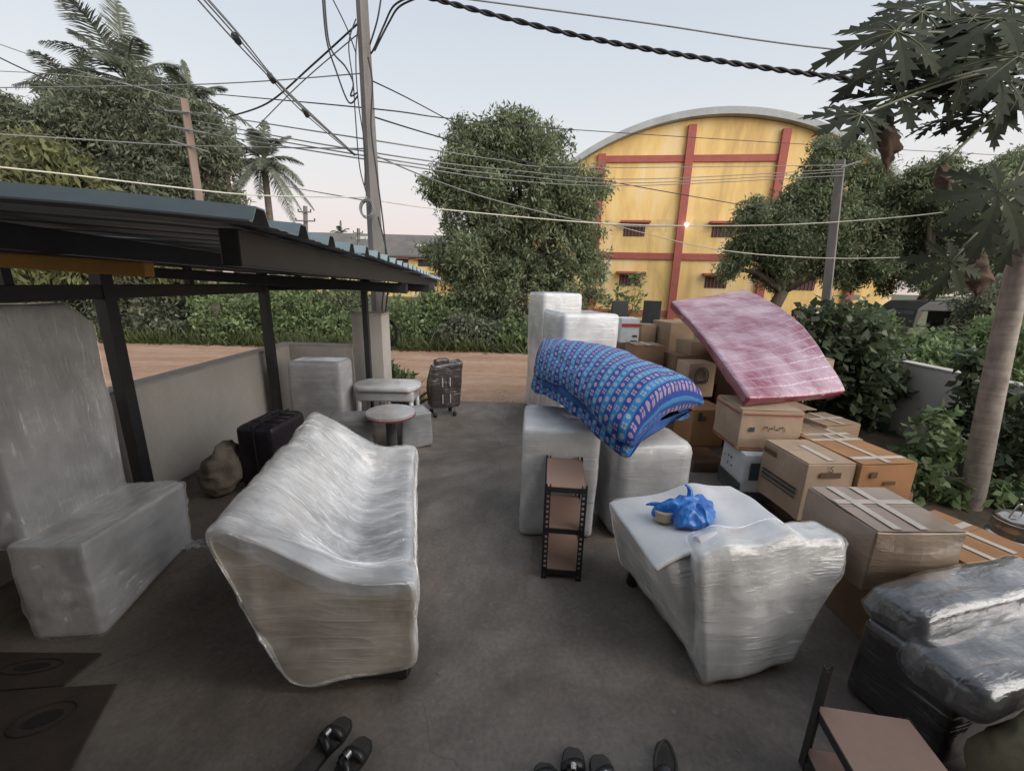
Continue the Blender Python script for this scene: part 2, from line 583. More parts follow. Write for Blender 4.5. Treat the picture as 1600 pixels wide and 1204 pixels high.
M_ASBESTOS = plain('weathered_sheet_roof', (0.17, 0.16, 0.15), (0.11, 0.105, 0.1), 0.6, 0.9, 0.1)
M_GRILLE = plain('window_grille', (0.07, 0.05, 0.045), (0.04, 0.03, 0.03), 5, 0.6, 0)
M_HOUSE = plain('house_plaster', (0.32, 0.30, 0.27), (0.26, 0.24, 0.22), 2, 0.9, 0.05)
M_BARK = plain('bark', (0.13, 0.10, 0.075), (0.06, 0.047, 0.035), 5, 0.9, 0.6, 30, stretch=(2, 2, 0.5))
M_PALMB = plain('palm_bark', (0.20, 0.17, 0.14), (0.11, 0.09, 0.075), 4, 0.9, 0.5, 20, stretch=(0.4, 0.4, 4))
t = NT('papaya_bark')
v = t.coord('Object', (1, 1, 6))
n1 = t.noise(t.coord('Object', (3, 3, 1)), 4, 5, 0.6)
n2 = t.noise(v, 2.4, 4, 0.6, 0.4)
t.set(Base_Color=t.ramp(t.math('ADD', t.math('MULTIPLY', n1, 0.6), t.math('MULTIPLY', n2, 0.4)), [(0.35, (0.17, 0.135, 0.11)), (0.62, (0.36, 0.31, 0.265))]), Roughness=0.8, Normal=t.bump(n2, 0.5, 0.02))
M_PAPB = t.m
M_LEAF_A = leafmat('neem_leaves', (0.244, 0.288, 0.162), (0.108, 0.135, 0.079), (0.366, 0.411, 0.247))
M_LEAF_B = leafmat('dusty_dark_leaves', (0.207, 0.231, 0.155), (0.093, 0.107, 0.074), (0.291, 0.319, 0.217))
M_LEAF_C = leafmat('yellow_green_leaves', (0.228, 0.239, 0.108), (0.097, 0.112, 0.056), (0.377, 0.362, 0.182))
M_LEAF_D = leafmat('weed_leaves', (0.223, 0.298, 0.133), (0.105, 0.148, 0.07), (0.355, 0.435, 0.216))
M_LEAF_E = leafmat('glossy_shrub_leaves', (0.115, 0.154, 0.081), (0.041, 0.057, 0.033), (0.217, 0.261, 0.149), 0.38)
M_PALM = leafmat('palm_leaflets', (0.201, 0.223, 0.163), (0.101, 0.117, 0.085), (0.293, 0.309, 0.228))
M_PAPL = leafmat('papaya_leaf', (0.042, 0.050, 0.026), (0.018, 0.024, 0.014), (0.065, 0.075, 0.034), 0.75, 0.3)
M_PAPD = plain('dead_papaya_leaf', (0.12, 0.075, 0.05), (0.05, 0.035, 0.028), 8, 0.9, 0.4)
M_PETI = plain('papaya_stalk', (0.17, 0.18, 0.10), (0.10, 0.10, 0.06), 5, 0.6, 0.05)
M_GRASS = leafmat('grass_blades', (0.13, 0.155, 0.06), (0.05, 0.07, 0.03), (0.20, 0.21, 0.10))

F_SOFA = film('sofa_film', (0.36, 0.365, 0.375), (0.66, 0.66, 0.665), (1.3, 12, 2.5), (0, 0, -0.24), 0.6, 0.33, 0.9, 1.0)
F_ARM = film('sofa_arm_film', (0.34, 0.30, 0.245), (0.56, 0.51, 0.44), (1.0, 1.0, 10), (0.1, 0.12, 0), 0.55, 0.3, 0.4, 1.0, (0.62, 0.60, 0.55))
F_WHITE = film('foam_film', (0.50, 0.50, 0.50), (0.76, 0.76, 0.76), (1.1, 1.1, 15), bump=0.4)
F_GREY = film('grey_foam_film', (0.42, 0.42, 0.425), (0.64, 0.64, 0.64), (1.1, 1.1, 15), bump=0.3, streak=0.3)
F_DARK = film('dark_film', (0.05, 0.05, 0.055), (0.12, 0.12, 0.13), (1.2, 1.2, 12), bump=0.6, streak=0.35, coat=1.0)
F_BLACK = film('black_film', (0.035, 0.035, 0.038), (0.10, 0.10, 0.107), (1.3, 8, 4), (0, 0, 0.1), 0.6, 0.3, 0.6, 1.0, (0.50, 0.50, 0.53))
F_BROWN = film('brown_film', (0.035, 0.026, 0.024), (0.065, 0.05, 0.047), (1.2, 1.2, 12), bump=0.6, streak=0.35, coat=1.0)
F_MAROON = film('maroon_film', (0.24, 0.04, 0.085), (0.54, 0.36, 0.44), (1.6, 10, 10), (0, 0, -0.35), 0.4, 0.38, 0.6, 0.7, (0.70, 0.58, 0.65), grid=0.105)  # pale tone is the film's reflection painted into the colour
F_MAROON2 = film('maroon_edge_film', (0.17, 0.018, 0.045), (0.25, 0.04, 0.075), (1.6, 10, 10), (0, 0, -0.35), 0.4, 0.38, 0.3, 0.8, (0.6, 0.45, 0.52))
M_FOAM = plain('epe_foam_sheet', (0.82, 0.82, 0.82), (0.70, 0.70, 0.71), 3, 0.5, 0.12, 30)
M_BAG = NT('blue_polythene')
v = M_BAG.coord('Object')
nn = M_BAG.noise(v, 14, 5, 0.6, 1.0)
M_BAG.set(Base_Color=M_BAG.ramp(nn, [(0.3, (0.01, 0.11, 0.50)), (0.7, (0.035, 0.27, 0.78))]), Roughness=0.28, Normal=M_BAG.bump(nn, 0.6, 0.02), Coat_Weight=0.4)
M_BAG = M_BAG.m
M_TAPE = plain('packing_tape', (0.62, 0.55, 0.48), (0.50, 0.43, 0.36), 12, 0.3, 0.05, spec=0.5)
M_TAPEROLL = plain('tape_roll', (0.55, 0.45, 0.33), (0.45, 0.36, 0.25), 12, 0.4, 0.05)
M_BOARD = plain('particle_board', (0.40, 0.26, 0.20), (0.34, 0.215, 0.165), 3, 0.5, 0.05, 60)
M_CHAIR = plain('black_upholstery', (0.028, 0.028, 0.03), (0.018, 0.018, 0.02), 6, 0.6, 0.2, 60)
M_SUIT = plain('black_suitcase_shell', (0.030, 0.024, 0.032), (0.018, 0.015, 0.02), 6, 0.4, 0.1, 40)
M_SACK = plain('beige_sacking', (0.34, 0.29, 0.23), (0.22, 0.185, 0.145), 5, 0.9, 0.5, 60)
M_OLIVE = plain('olive_sacking', (0.25, 0.22, 0.13), (0.15, 0.13, 0.075), 4, 0.85, 0.4, 40)
M_RUBBER = plain('black_rubber', (0.03, 0.03, 0.032), (0.02, 0.02, 0.022), 8, 0.6, 0.1)
M_SOLE = plain('worn_insole', (0.085, 0.075, 0.07), (0.05, 0.045, 0.042), 10, 0.7, 0.1)
M_STRAP = plain('slipper_strap', (0.03, 0.03, 0.03), (0.02, 0.02, 0.02), 10, 0.35, 0.1, spec=0.6)
M_CHROME = plain('bright_steel', (0.62, 0.60, 0.58), (0.5, 0.48, 0.46), 6, 0.22, 0.03, metallic=0.9)
M_INK = plain('dark_print', (0.055, 0.075, 0.075), (0.035, 0.05, 0.05), 20, 0.8, 0)
M_INKB = plain('brown_print', (0.15, 0.09, 0.055), (0.10, 0.06, 0.04), 20, 0.8, 0)
M_INKR = plain('red_print', (0.32, 0.06, 0.05), (0.25, 0.05, 0.045), 20, 0.8, 0)
M_MAT = plain('brown_floor_mat', (0.10, 0.075, 0.058), (0.06, 0.046, 0.037), 6, 0.9, 0.3, 80)
M_MATP = plain('mat_pattern', (0.045, 0.037, 0.033), (0.03, 0.026, 0.024), 12, 0.9, 0.3, 80)
M_WHITEP = plain('white_carton', (0.62, 0.64, 0.66), (0.5, 0.52, 0.54), 5, 0.6, 0.05)
M_REDP = plain('red_carton', (0.42, 0.05, 0.045), (0.34, 0.04, 0.035), 5, 0.6, 0.05)
C_TAN = cardboard('tan_cardboard', (0.36, 0.25, 0.165), 0.68)
C_PALE = cardboard('pale_cardboard', (0.45, 0.33, 0.235))
C_ORANGE = cardboard('orange_cardboard', (0.40, 0.21, 0.10))
C_BROWN = cardboard('brown_cardboard', (0.27, 0.17, 0.105))
C_DARK = cardboard('dark_cardboard', (0.16, 0.10, 0.07))
C_WRAP = film('film_over_cardboard', (0.27, 0.195, 0.14), (0.37, 0.275, 0.20), (1.2, 1.2, 10), bump=0.3, streak=0.15, coat=0.5, tint=(0.5, 0.44, 0.38))

# ------------------------------------------------------------------ the setting
def sheet(name, x0, x1, y0, y1, z, mat, nx=2, ny=2, amp=0.0, seed=1, kind='structure', fr=0.6):
    xs, ys = np.linspace(x0, x1, nx), np.linspace(y0, y1, ny)
    P = np.array([(x, y, z) for y in ys for x in xs])
    if amp:
        P[:, 2] += amp * vnoise(P * fr + 0.3, seed)
    f = [(j * nx + i, j * nx + i + 1, (j + 1) * nx + i + 1, (j + 1) * nx + i) for j in range(ny - 1) for i in range(nx - 1)]
    o = link(name, mesh(name, P, f), mat, smooth=True)
    o['kind'] = kind
    return o


sheet('ground', -400, 400, -60, 700, -0.13, M_GROUND)
road = sheet('road', -60, 60, 6.25, 11.9, -0.03, M_DIRT, 240, 50, 0.035, 3, fr=0.9)
# concrete yard: two slabs with a joint line near the gate
MB().box((-0.2, 1.5, -0.10), (5.9, 8.6, 0.2)).build('yard_floor', M_CONC, bevel=0.006)['kind'] = 'structure'
MB().box((-0.2, 6.13, -0.106), (5.9, 0.64, 0.2)).build('yard_apron', M_CONC, bevel=0.006)['kind'] = 'structure'
soil = sheet('garden_bed', 2.75, 5.35, -2.75, 6.3, 0.02, M_SOIL, 50, 120, 0.05, 9, fr=2.2)
MB().box((2.8, 2.4, -0.02), (0.1, 7.7, 0.14)).build('garden_kerb', M_WALLTOP, bevel=0.008)['kind'] = 'structure'

# the house the picture is taken from: wall behind, unseen porch slab added overhead to darken the near floor
hs = empty('house', (0, -2.8, 0))
tag(hs, 'plastered house front behind the yard with an added flat porch slab shading it', 'house')
MB().box((0, -0.15, 1.6), (11, 0.3, 3.4)).build('wall', M_HOUSE, hs)
MB().box((0.0, 1.75, 3.1), (10.4, 3.5, 0.14)).build('added_porch_slab', M_HOUSE, hs)  # out of view, added to shade the near floor

# compound walls
def wall(name, label, a, b, th, h, z0=-0.1, cap=True):
    a, b = Vector(a), Vector(b)
    d = (b - a); ln = d.length
    o = empty(name, a, math.atan2(d.y, d.x))
    tag(o, label, 'wall')
    MB().box((ln / 2, 0, (h + z0) / 2), (ln, th, h - z0)).build('plaster_body', M_WALL, o, bevel=0.006)
    if cap: MB().box((ln / 2, 0, h + 0.0125), (ln + 0.02, th + 0.02, 0.025)).build('coping', M_WALLTOP, o, bevel=0.005)
    return o


wall('compound_wall', 'low grey plastered boundary wall running under the carport', (-3.2, -2.7, 0), (-3.2, 5.66, 0), 0.15, 0.97)
wall('compound_wall', 'short plastered wall joining the carport corner to the gate pillar', (-3.275, 5.74, 0), (-2.24, 5.74, 0), 0.15, 0.97)
wall('compound_wall', 'pale plastered boundary wall behind the papaya tree', (5.46, -2.7, 0), (5.46, 6.3, 0), 0.15, 0.96)
gp = empty('gate_pillar', (-2.03, 5.86, 0))
tag(gp, 'square plastered gate pillar at the end of the low wall', 'gate pillar')
MB().box((0, 0, 0.66), (0.42, 0.36, 1.5)).build('shaft', M_WALL, gp, bevel=0.008)
MB().box((0, 0, 1.425), (0.43, 0.37, 0.03)).build('cap', M_WALLTOP, gp, bevel=0.004)

# ------------------------------------------------------------------ carport
cp = empty('carport', (0, 0, 0))
tag(cp, 'carport with ribbed blue metal roof and dark steel frame over the wall side', 'carport')
E0 = Vector((-0.60, 0.98, 2.022))
VD = Vector((-0.097, 0.995, -0.019)).normalized()
UD = Vector((-0.995, -0.097, 0.04)).normalized()
ND = UD.cross(VD) * -1
if ND.z < 0: ND = -ND
PITCHM = 0.25
RIB = [(0.0, 0.0), (0.012, 0.0), (0.034, 0.034), (0.074, 0.034), (0.096, 0.0), (0.14, 0.003), (0.152, 0.0), (0.19, 0.003), (0.202, 0.0)]
ULEN = 3.0
for s in range(6):                               # six sheets of four ribs
    prof = []
    for r in range(4):
        for a, h in RIB: prof.append((s * 4 * PITCHM + r * PITCHM + a, h))
    prof.append(((s + 1) * 4 * PITCHM + 0.012, 0.0))
    if s == 5: prof = prof[:28]
    lift = 0.0015 * (s % 2)
    us = [0, 0.35, 1.0, 2.0, ULEN]
    V = [E0 + VD * a + UD * u + ND * (h + lift + 0.012 * math.sin(u * 2.1 + s)) for u in us for a, h in prof]
    k = len(prof)
    Fc = [(i * k + j, i * k + j + 1, (i + 1) * k + j + 1, (i + 1) * k + j) for i in range(len(us) - 1) for j in range(k - 1)]
    me = mesh('roof_sheet', V, Fc)
    o = link('roof_sheet', me, [M_ROOFTOP, M_ROOFUND], cp)
    if me.polygons[0].normal.z < 0: me.flip_normals()
    so = o.modifiers.new('thickness', 'SOLIDIFY')
    so.thickness, so.offset, so.material_offset, so.material_offset_rim = 0.004, -1, 1, 0
RP = lambda u, v, dn=0.0: E0 + UD * u + VD * v - ND * dn       # a point under the roof
for u, wd, ht in ((0.10, 0.05, 0.09), (0.95, 0.05, 0.08), (1.75, 0.05, 0.08), (2.5, 0.05, 0.08)):
    MB().bar(RP(u, 0.10, 0.012 + ht / 2), RP(u, 5.72, 0.012 + ht / 2), wd, ht).build('purlin', M_STEEL, cp, bevel=0.004)
for v in (2.6, 4.4):
    MB().bar(RP(0.05, v, 0.15), RP(2.55, v, 0.15), 0.05, 0.08).build('rafter', M_STEEL, cp, bevel=0.004)
MB().bar(RP(0.66, 0.62, 0.125), RP(2.5, 0.62, 0.125), 0.05, 0.05).build('rafter', M_ORANGE, cp, bevel=0.004)['label'] = 'orange primed rafter'
BZ = 1.76
post_xy = [(-2.98, 3.03), (-2.98, 4.97), (-1.98, 5.52)]
tops = [2.1, 2.1, 2.02]
for (x, y), tp in zip(post_xy, tops):
    wdt = 0.09 if x < -2.5 else 0.07
    p = MB().box((x, y, tp / 2), (wdt, wdt, tp)).build('post', M_STEEL, cp, bevel=0.005)
    MB().box((x, y, 0.006), (0.2, 0.2, 0.012)).build('base_plate', M_STEEL, p)
MB().bar((-2.98, 0.2, BZ), (-2.98, 5.0, BZ), 0.07, 0.10).build('side_beam', M_STEEL, cp, bevel=0.004)
MB().bar((-2.98, 5.02, BZ + 0.01), (-1.08, 5.66, BZ + 0.07), 0.06, 0.075).build('end_beam', M_STEEL, cp, bevel=0.004)
for k in range(1, 5):
    q = Vector((-2.98, 5.02, 0)).lerp(Vector((-1.08, 5.66, 0)), k / 5 - 0.02)
    z0, z1 = BZ + 0.03 + 0.012 * k, 1.97
    MB().box((q.x, q.y, (z0 + z1) / 2), (0.05, 0.05, z1 - z0)).build('strut', M_STEEL, cp)
for y in (2.1, 2.45, 3.85):
    MB().box((-2.98, y, 1.95), (0.05, 0.05, 0.29)).build('strut', M_STEEL, cp)
MB().bar(RP(0.05, 5.1, 0.13), RP(2.4, 4.7, 0.13), 0.05, 0.06).build('rafter', M_STEEL, cp, bevel=0.004)

# ------------------------------------------------------------------ warehouse
wh = empty('warehouse', (9.39, 25.0, 0), math.radians(-7))
tag(wh, 'yellow barrel-roofed warehouse with red pilasters and bands behind the trees', 'warehouse')
AX, AR, AZ = 1.6, 14.2, 10.75                 # arch centre, radius, crown height
HW = 10.2
def arch(x): return AZ - AR + math.sqrt(max(AR * AR - (x - AX) ** 2, 0))
xs = np.linspace(AX - HW, AX + HW, 41)
poly = [(AX - HW, 0, -0.3)] + [(x, 0, arch(x)) for x in xs] + [(AX + HW, 0, -0.3)]
MB().prism(poly, (0, 30, 0)).build('front_wall', M_YELLOW, wh)
v, f = [], []
for i, x in enumerate(np.linspace(AX - HW - 0.25, AX + HW + 0.25, 45)):
    z = arch(min(max(x, AX - HW), AX + HW)) - (0.15 if abs(x - AX) > HW else 0)
    v += [(x, -0.45, z + 0.02), (x, -0.45, z + 0.36), (x, 31, z + 0.36), (x, 31, z + 0.02)]
for i in range(44):
    a, b = i * 4, (i + 1) * 4
    for j in range(4): f.append((a + j, b + j, b + (j + 1) % 4, a + (j + 1) % 4))
MB().add(v, f).build('arched_roof', M_GREYROOF, wh)
PIL = [-9.4 + 4.72 * k for k in range(1, 6)]
PIL = [-4.7, 0.0, 4.8, 9.5, -7.7]
for x in PIL:
    MB().box((x, -0.1, arch(x) / 2 - 0.2), (0.42, 0.24, arch(x) - 0.15)).build('pilaster', M_RED, wh)
ps = sorted(PIL)
for z, hh in ((8.75, 0.34), (3.6, 0.36), (0.32, 0.34)):
    for a, b in zip(ps[:-1], ps[1:]):
        if z > arch(a) - 0.1 or z > arch(b) - 0.1: continue
        MB().box(((a + b) / 2, -0.04, z), (b - a - 0.43, 0.12, hh)).build('band', M_RED, wh)
for z in (5.0, 2.2):
    for x in (-2.55, 2.35, 7.1):
        wd = MB().box((x, 0.02, z), (1.2, 0.1, 0.62)).build('window', M_GRILLE, wh)
        MB().box((x, -0.2, z + 0.44), (1.65, 0.5, 0.12)).build('sunshade', M_RED, wd)
        for k in range(6):
            MB().box((x - 0.5 + k * 0.2, -0.045, z), (0.03, 0.03, 0.62)).build('bar', M_RED, wd)
lb = MB().lathe([(0.02, 0), (0.09, 0.03), (0.12, 0.1), (0.1, 0.17), (0.03, 0.2)], (0.25, -0.35, 5.2), 12)
t = NT('lit_bulb')
t.set(Base_Color=(0.9, 0.9, 0.9), Emission_Color=(1.0, 0.98, 0.92), Emission_Strength=5.0)
lb.build('bulb', t.m, wh, smooth=True)

lo = empty('long_shed', aty(600, 440, 52))
lo.location.z = 0
tag(lo, 'long low yellow shed with weathered grey sheet roof in the distance', 'shed')
MB().box((2, 3, 2.3), (26, 7, 4.9)).build('wall', M_YELLOW, lo)
v = [(-11.5, -1.2, 4.5), (15.5, -1.2, 4.5), (15.5, 3.5, 7.3), (-11.5, 3.5, 7.3), (-11.5, 8, 4.5), (15.5, 8, 4.5)]
v += [(x, y, z + 0.18) for x, y, z in v]
MB().add(v, [(0, 1, 2, 3), (3, 2, 5, 4), (6, 9, 8, 7), (9, 10, 11, 8), (0, 6, 7, 1), (4, 5, 11, 10), (0, 3, 9, 6), (3, 4, 10, 9), (1, 7, 8, 2), (2, 8, 11, 5)]).build('roof', M_ASBESTOS, lo)
for x in (0.2, 2.4, 5.2, 7.4, -3.0):
    wd = MB().box((x, -0.53, 3.9), (1.6, 0.08, 0.75)).build('window', M_GRILLE, lo)
    MB().box((x, -0.8, 4.36), (2.0, 0.6, 0.12)).build('sunshade', M_RED, wd)
for x, z in ((-3.2, 6.4), (4.6, 5.5)):
    MB().bar((x, -1.2 + (z - 4.5) * 1.68, z + 0.23), (x, -0.5 + (z - 4.5) * 1.68, z + 0.65), 1.4, 0.05).build('skylight', M_WALLTOP, lo)

# ------------------------------------------------------------------ vegetation
def leaves_mesh(name, C, size, aspect=0.38, seed=0, droop=0.5, flat=None):
    """C: (n,3) leaf bases; each leaf is a folded rhombus"""
    r = np.random.default_rng(seed)
    n = len(C)
    d = r.normal(size=(n, 3)); d[:, 2] -= droop
    d /= np.linalg.norm(d, axis=1, keepdims=True)
    s = r.normal(size=(n, 3)); s[:, 2] *= 0.5
    s -= d * (s * d).sum(1, keepdims=True)
    s /= np.linalg.norm(s, axis=1, keepdims=True)
    nn = np.cross(d, s)
    L_ = size * r.uniform(0.4, 1.55, (n, 1))
    W = L_ * aspect * 0.5
    A = C; B = C + d * L_ * 0.45 + s * W + nn * W * 0.35; T = C + d * L_; D = C + d * L_ * 0.45 - s * W + nn * W * 0.35
    V = np.stack([A, B, T, D], 1).reshape(-1, 3)
    me = bpy.data.meshes.new(name)
    me.vertices.add(4 * n); me.vertices.foreach_set('co', V.ravel())
    me.loops.add(4 * n); me.loops.foreach_set('vertex_index', np.arange(4 * n, dtype=np.int32))
    me.polygons.add(n); me.polygons.foreach_set('loop_start', np.arange(0, 4 * n, 4, dtype=np.int32))
    me.update(calc_edges=True)
    return me


def foliage_points(lobes, nclump, per, spread, seed, shell=0.55):
    r = np.random.default_rng(seed)
    Lb = np.array(lobes)                       # cx cy cz rx ry rz
    wgt = (Lb[:, 3] * Lb[:, 5]); wgt = wgt / wgt.sum()
    idx = r.choice(len(Lb), nclump, p=wgt)
    d = r.normal(size=(nclump, 3)); d /= np.linalg.norm(d, axis=1, keepdims=True)
    rad = shell + (1.08 - shell) * r.random((nclump, 1)) ** 0.6
    C = Lb[idx, :3] + d * rad * Lb[idx, 3:]
    sp = spread * r.uniform(0.5, 1.4, (nclump, 1, 1))
    q = r.normal(size=(nclump, per, 3)); q /= np.linalg.norm(q, axis=2, keepdims=True)
    P = C[:, None, :] + q * r.random((nclump, per, 1)) ** 0.45 * 1.45 * sp * np.array([1, 1, 0.75])
    return P.reshape(-1, 3)


def lobes_from(Y, spots, depth=1.0):
    out = []
    for q in spots:
        px, py, rp = q[:3]
        dy = q[3] if len(q) > 3 else 0.0
        p = aty(px, py, Y + dy)
        r = rp * (p - Vector((0, 0, EYE))).dot(_F) / FPX
        out.append((p.x, p.y, p.z, r, r * depth, r))
    return out


def tree(name, label, base, lobes, mat, nclump, per, leaf, spread, seed, trunk_r=0.16, group=None, cat='tree', aspect=0.38, droop=0.5, bark=None, limbs=True):
    b = Vector(base)
    o = empty(name, b)
    tag(o, label, cat, group)
    lb = [(x - b.x, y - b.y, z - b.z, a, c, e) for x, y, z, a, c, e in lobes]
    if cat == 'tree':
        r0 = random.Random(seed * 3 + 1)
        sub = []
        for q in lb:
            sub.append((q[0], q[1], q[2], q[3] * 0.84, q[4] * 0.84, q[5] * 0.84))
            for k in range(7):
                d0 = Vector((r0.gauss(0, 1), r0.gauss(0, 1), r0.gauss(0.15, 1))).normalized()
                k2 = r0.uniform(0.16, 0.38)
                sub.append((q[0] + d0.x * q[3] * 0.95, q[1] + d0.y * q[4] * 0.95, q[2] + d0.z * q[5] * 0.95, q[3] * k2, q[4] * k2, q[5] * k2 * 1.2))
        fl = sub
    else:
        fl = lb
    P = foliage_points(fl, nclump, per, spread, seed)
    P = P[P[:, 2] > 0.02]
    link('crown', leaves_mesh('crown', P, leaf, aspect, seed, droop), mat, o)
    mb = MB()
    cz = np.mean([q[2] for q in lb]); cx = np.mean([q[0] for q in lb]); cy = np.mean([q[1] for q in lb])
    fork = Vector((cx * 0.35, cy * 0.35, max(0.25, cz * 0.45)))
    r = random.Random(seed)
    mb.tube([(0, 0, -0.1), (fork.x * 0.3 + 0.05, fork.y * 0.3, fork.z * 0.5), fork], [trunk_r * 1.25, trunk_r, trunk_r * 0.85], 9)
    if limbs:
        for q in lb:
            e = Vector(q[:3])
            mid = fork.lerp(e, 0.5) + Vector((r.uniform(-.2, .2), r.uniform(-.2, .2), 0.12 * (e - fork).length))
            mb.tube([fork, mid, e], [trunk_r * 0.6, trunk_r * 0.38, trunk_r * 0.14], 6)
            for k in range(5):
                e2 = e + Vector((r.gauss(0, 1), r.gauss(0, 1), r.gauss(0, 0.8))).normalized() * q[3] * 0.8
                mb.tube([mid.lerp(e, 0.6), (mid + e2) / 2 + Vector((0, 0, 0.1)), e2], [trunk_r * 0.2, trunk_r * 0.12, trunk_r * 0.05], 4)
    mb.build('trunk', bark or M_BARK, o, smooth=True)
    return o


# middle tree in front of the warehouse
tree('neem_tree', 'dense dusty green tree standing between the utility pole and the yellow warehouse', (0.35, 13.5, -0.1),
     lobes_from(13.5, [(812, 218, 38), (740, 238, 46), (775, 250, 55), (845, 262, 52), (715, 285, 45), (885, 305, 55), (800, 320, 75), (690, 292, 28), (735, 345, 55), (905, 350, 42), (860, 385, 70), (760, 405, 70), (920, 415, 28), (700, 400, 32), (820, 460, 75), (735, 470, 50), (895, 445, 45), (825, 190, 18)], 0.9),
     M_LEAF_A, 3200, 38, 0.135, 0.20, 11, 0.2, aspect=0.32)
tree('rain_tree', 'wide spreading tree in front of the right half of the yellow warehouse', (10.2, 17.0, -0.1),
     lobes_from(17.0, [(1290, 262, 36), (1320, 240, 25), (1255, 332, 40), (1315, 312, 56), (1180, 352, 42), (1250, 372, 62), (1345, 365, 65), (1400, 320, 48), (1160, 395, 28), (1215, 422, 26), (1300, 420, 28), (1395, 405, 45), (1445, 385, 48), (1135, 420, 14)], 0.9),
     M_LEAF_A, 3000, 38, 0.15, 0.24, 12, 0.26, aspect=0.32)
tree('roadside_tree', 'bushy tree with feathery top beyond the papaya leaves', (14.6, 15.5, -0.1),
     lobes_from(15.5, [(1455, 290, 32), (1480, 265, 24), (1500, 330, 50), (1545, 300, 45), (1590, 275, 48), (1620, 330, 60), (1530, 380, 55), (1600, 410, 60), (1480, 420, 45)], 0.8),
     M_LEAF_A, 1800, 34, 0.15, 0.22, 13, 0.2, aspect=0.32)
# the dark grove on the left
tree('grove_tree', 'huge dark feathery tree rising above the carport roof', (-8.3, 15.0, -0.1),
     lobes_from(15.0, [(150, 205, 62), (225, 185, 55), (300, 215, 50), (120, 262, 65), (215, 265, 70), (305, 285, 60), (345, 240, 26), (180, 335, 85), (275, 345, 65), (345, 310, 28), (110, 160, 30), (260, 420, 60), (180, 420, 60)], 0.9),
     M_LEAF_B, 3400, 38, 0.17, 0.24, 14, 0.28, aspect=0.28)
tree('grove_tree', 'dark tree at the edge of the grove behind the carport end', (-15.8, 14.2, -0.1),
     lobes_from(14.0, [(-30, 205, 60), (15, 190, 38), (45, 228, 40), (0, 270, 70), (50, 300, 60), (-20, 350, 80), (70, 380, 60)], 0.9),
     M_LEAF_B, 1700, 34, 0.17, 0.24, 15, 0.22, aspect=0.28)
tree('mango_tree', 'low tree with yellow-green drooping leaves just above the carport roof', (-11.2, 12.6, -0.1),
     lobes_from(12.4, [(35, 245, 30), (95, 258, 34), (60, 285, 40), (140, 285, 26), (20, 330, 60), (110, 345, 60), (50, 420, 55), (150, 420, 40), (235, 415, 38), (300, 425, 34)], 0.9),
     M_LEAF_C, 620, 22, 0.26, 0.22, 16, 0.14, droop=1.1, aspect=0.3)

bush_specs = [
    ('scrubby bush growing behind the brown electric pole', 12.6, [(250, 470, 42), (300, 480, 40), (200, 500, 36), (280, 515, 34)], M_LEAF_B),
    ('leafy green bush on the verge left of the carport corner post', 12.4, [(360, 480, 45), (340, 520, 30), (400, 500, 32), (385, 530, 22)], M_LEAF_D),
    ('bush with pale leaf tips between the two carport posts', 12.6, [(450, 475, 38), (480, 500, 34), (440, 520, 26), (520, 505, 28)], M_LEAF_D),
    ('tall bush beneath the far end of the carport roof', 13.4, [(500, 455, 34), (540, 470, 34), (470, 445, 26)], M_LEAF_A),
    ('bright green weedy bush to the right of the utility pole', 12.8, [(640, 470, 40), (665, 500, 40), (625, 505, 34), (690, 490, 30)], M_LEAF_D),
    ('low dark bush at the foot of the dense tree', 12.2, [(720, 520, 26), (760, 525, 24), (690, 530, 20)], M_LEAF_B),
    ('small green bush under the tree beside the wrapped tall carton', 12.2, [(800, 525, 22), (780, 535, 16), (830, 525, 20)], M_LEAF_D),
    ('dark thicket under the grove with bare branches', 12.8, [(130, 490, 50), (70, 480, 60), (180, 530, 26), (20, 500, 60)], M_LEAF_B),
    ('bushy weeds growing beyond the right boundary wall', 8.3, [(1450, 545, 22), (1500, 550, 26), (1550, 535, 34), (1600, 545, 44), (1425, 550, 18)], M_LEAF_D),
    ('tall weeds around the parked three-wheeler', 11.5, [(1385, 515, 16), (1360, 505, 22), (1330, 500, 20), (1470, 535, 12), (1540, 505, 30)], M_LEAF_D),
    ('dark shrub mass in the shade behind the papaya trunk', 10.5, [(1560, 460, 46), (1610, 470, 50), (1520, 470, 28)], M_LEAF_B),
]
for k, (lab, Y, spots, mt) in enumerate(bush_specs):
    lb = lobes_from(Y, spots, 1.1)
    lb += [(x, y, max(z * 0.35, 0.15), r * 1.1, r2, max(0.25, z * 0.5)) for x, y, z, r, r2, _ in lb if z > 0.4]
    bx, by = np.mean([q[0] for q in lb]), np.mean([q[1] for q in lb])
    tree('bush', lab, (bx, by, -0.1), lb, mt, 340 if k != 8 else 460, 26, 0.125, 0.19, 30 + k, 0.04, group='bushes along the dirt road', cat='bush', aspect=0.45)

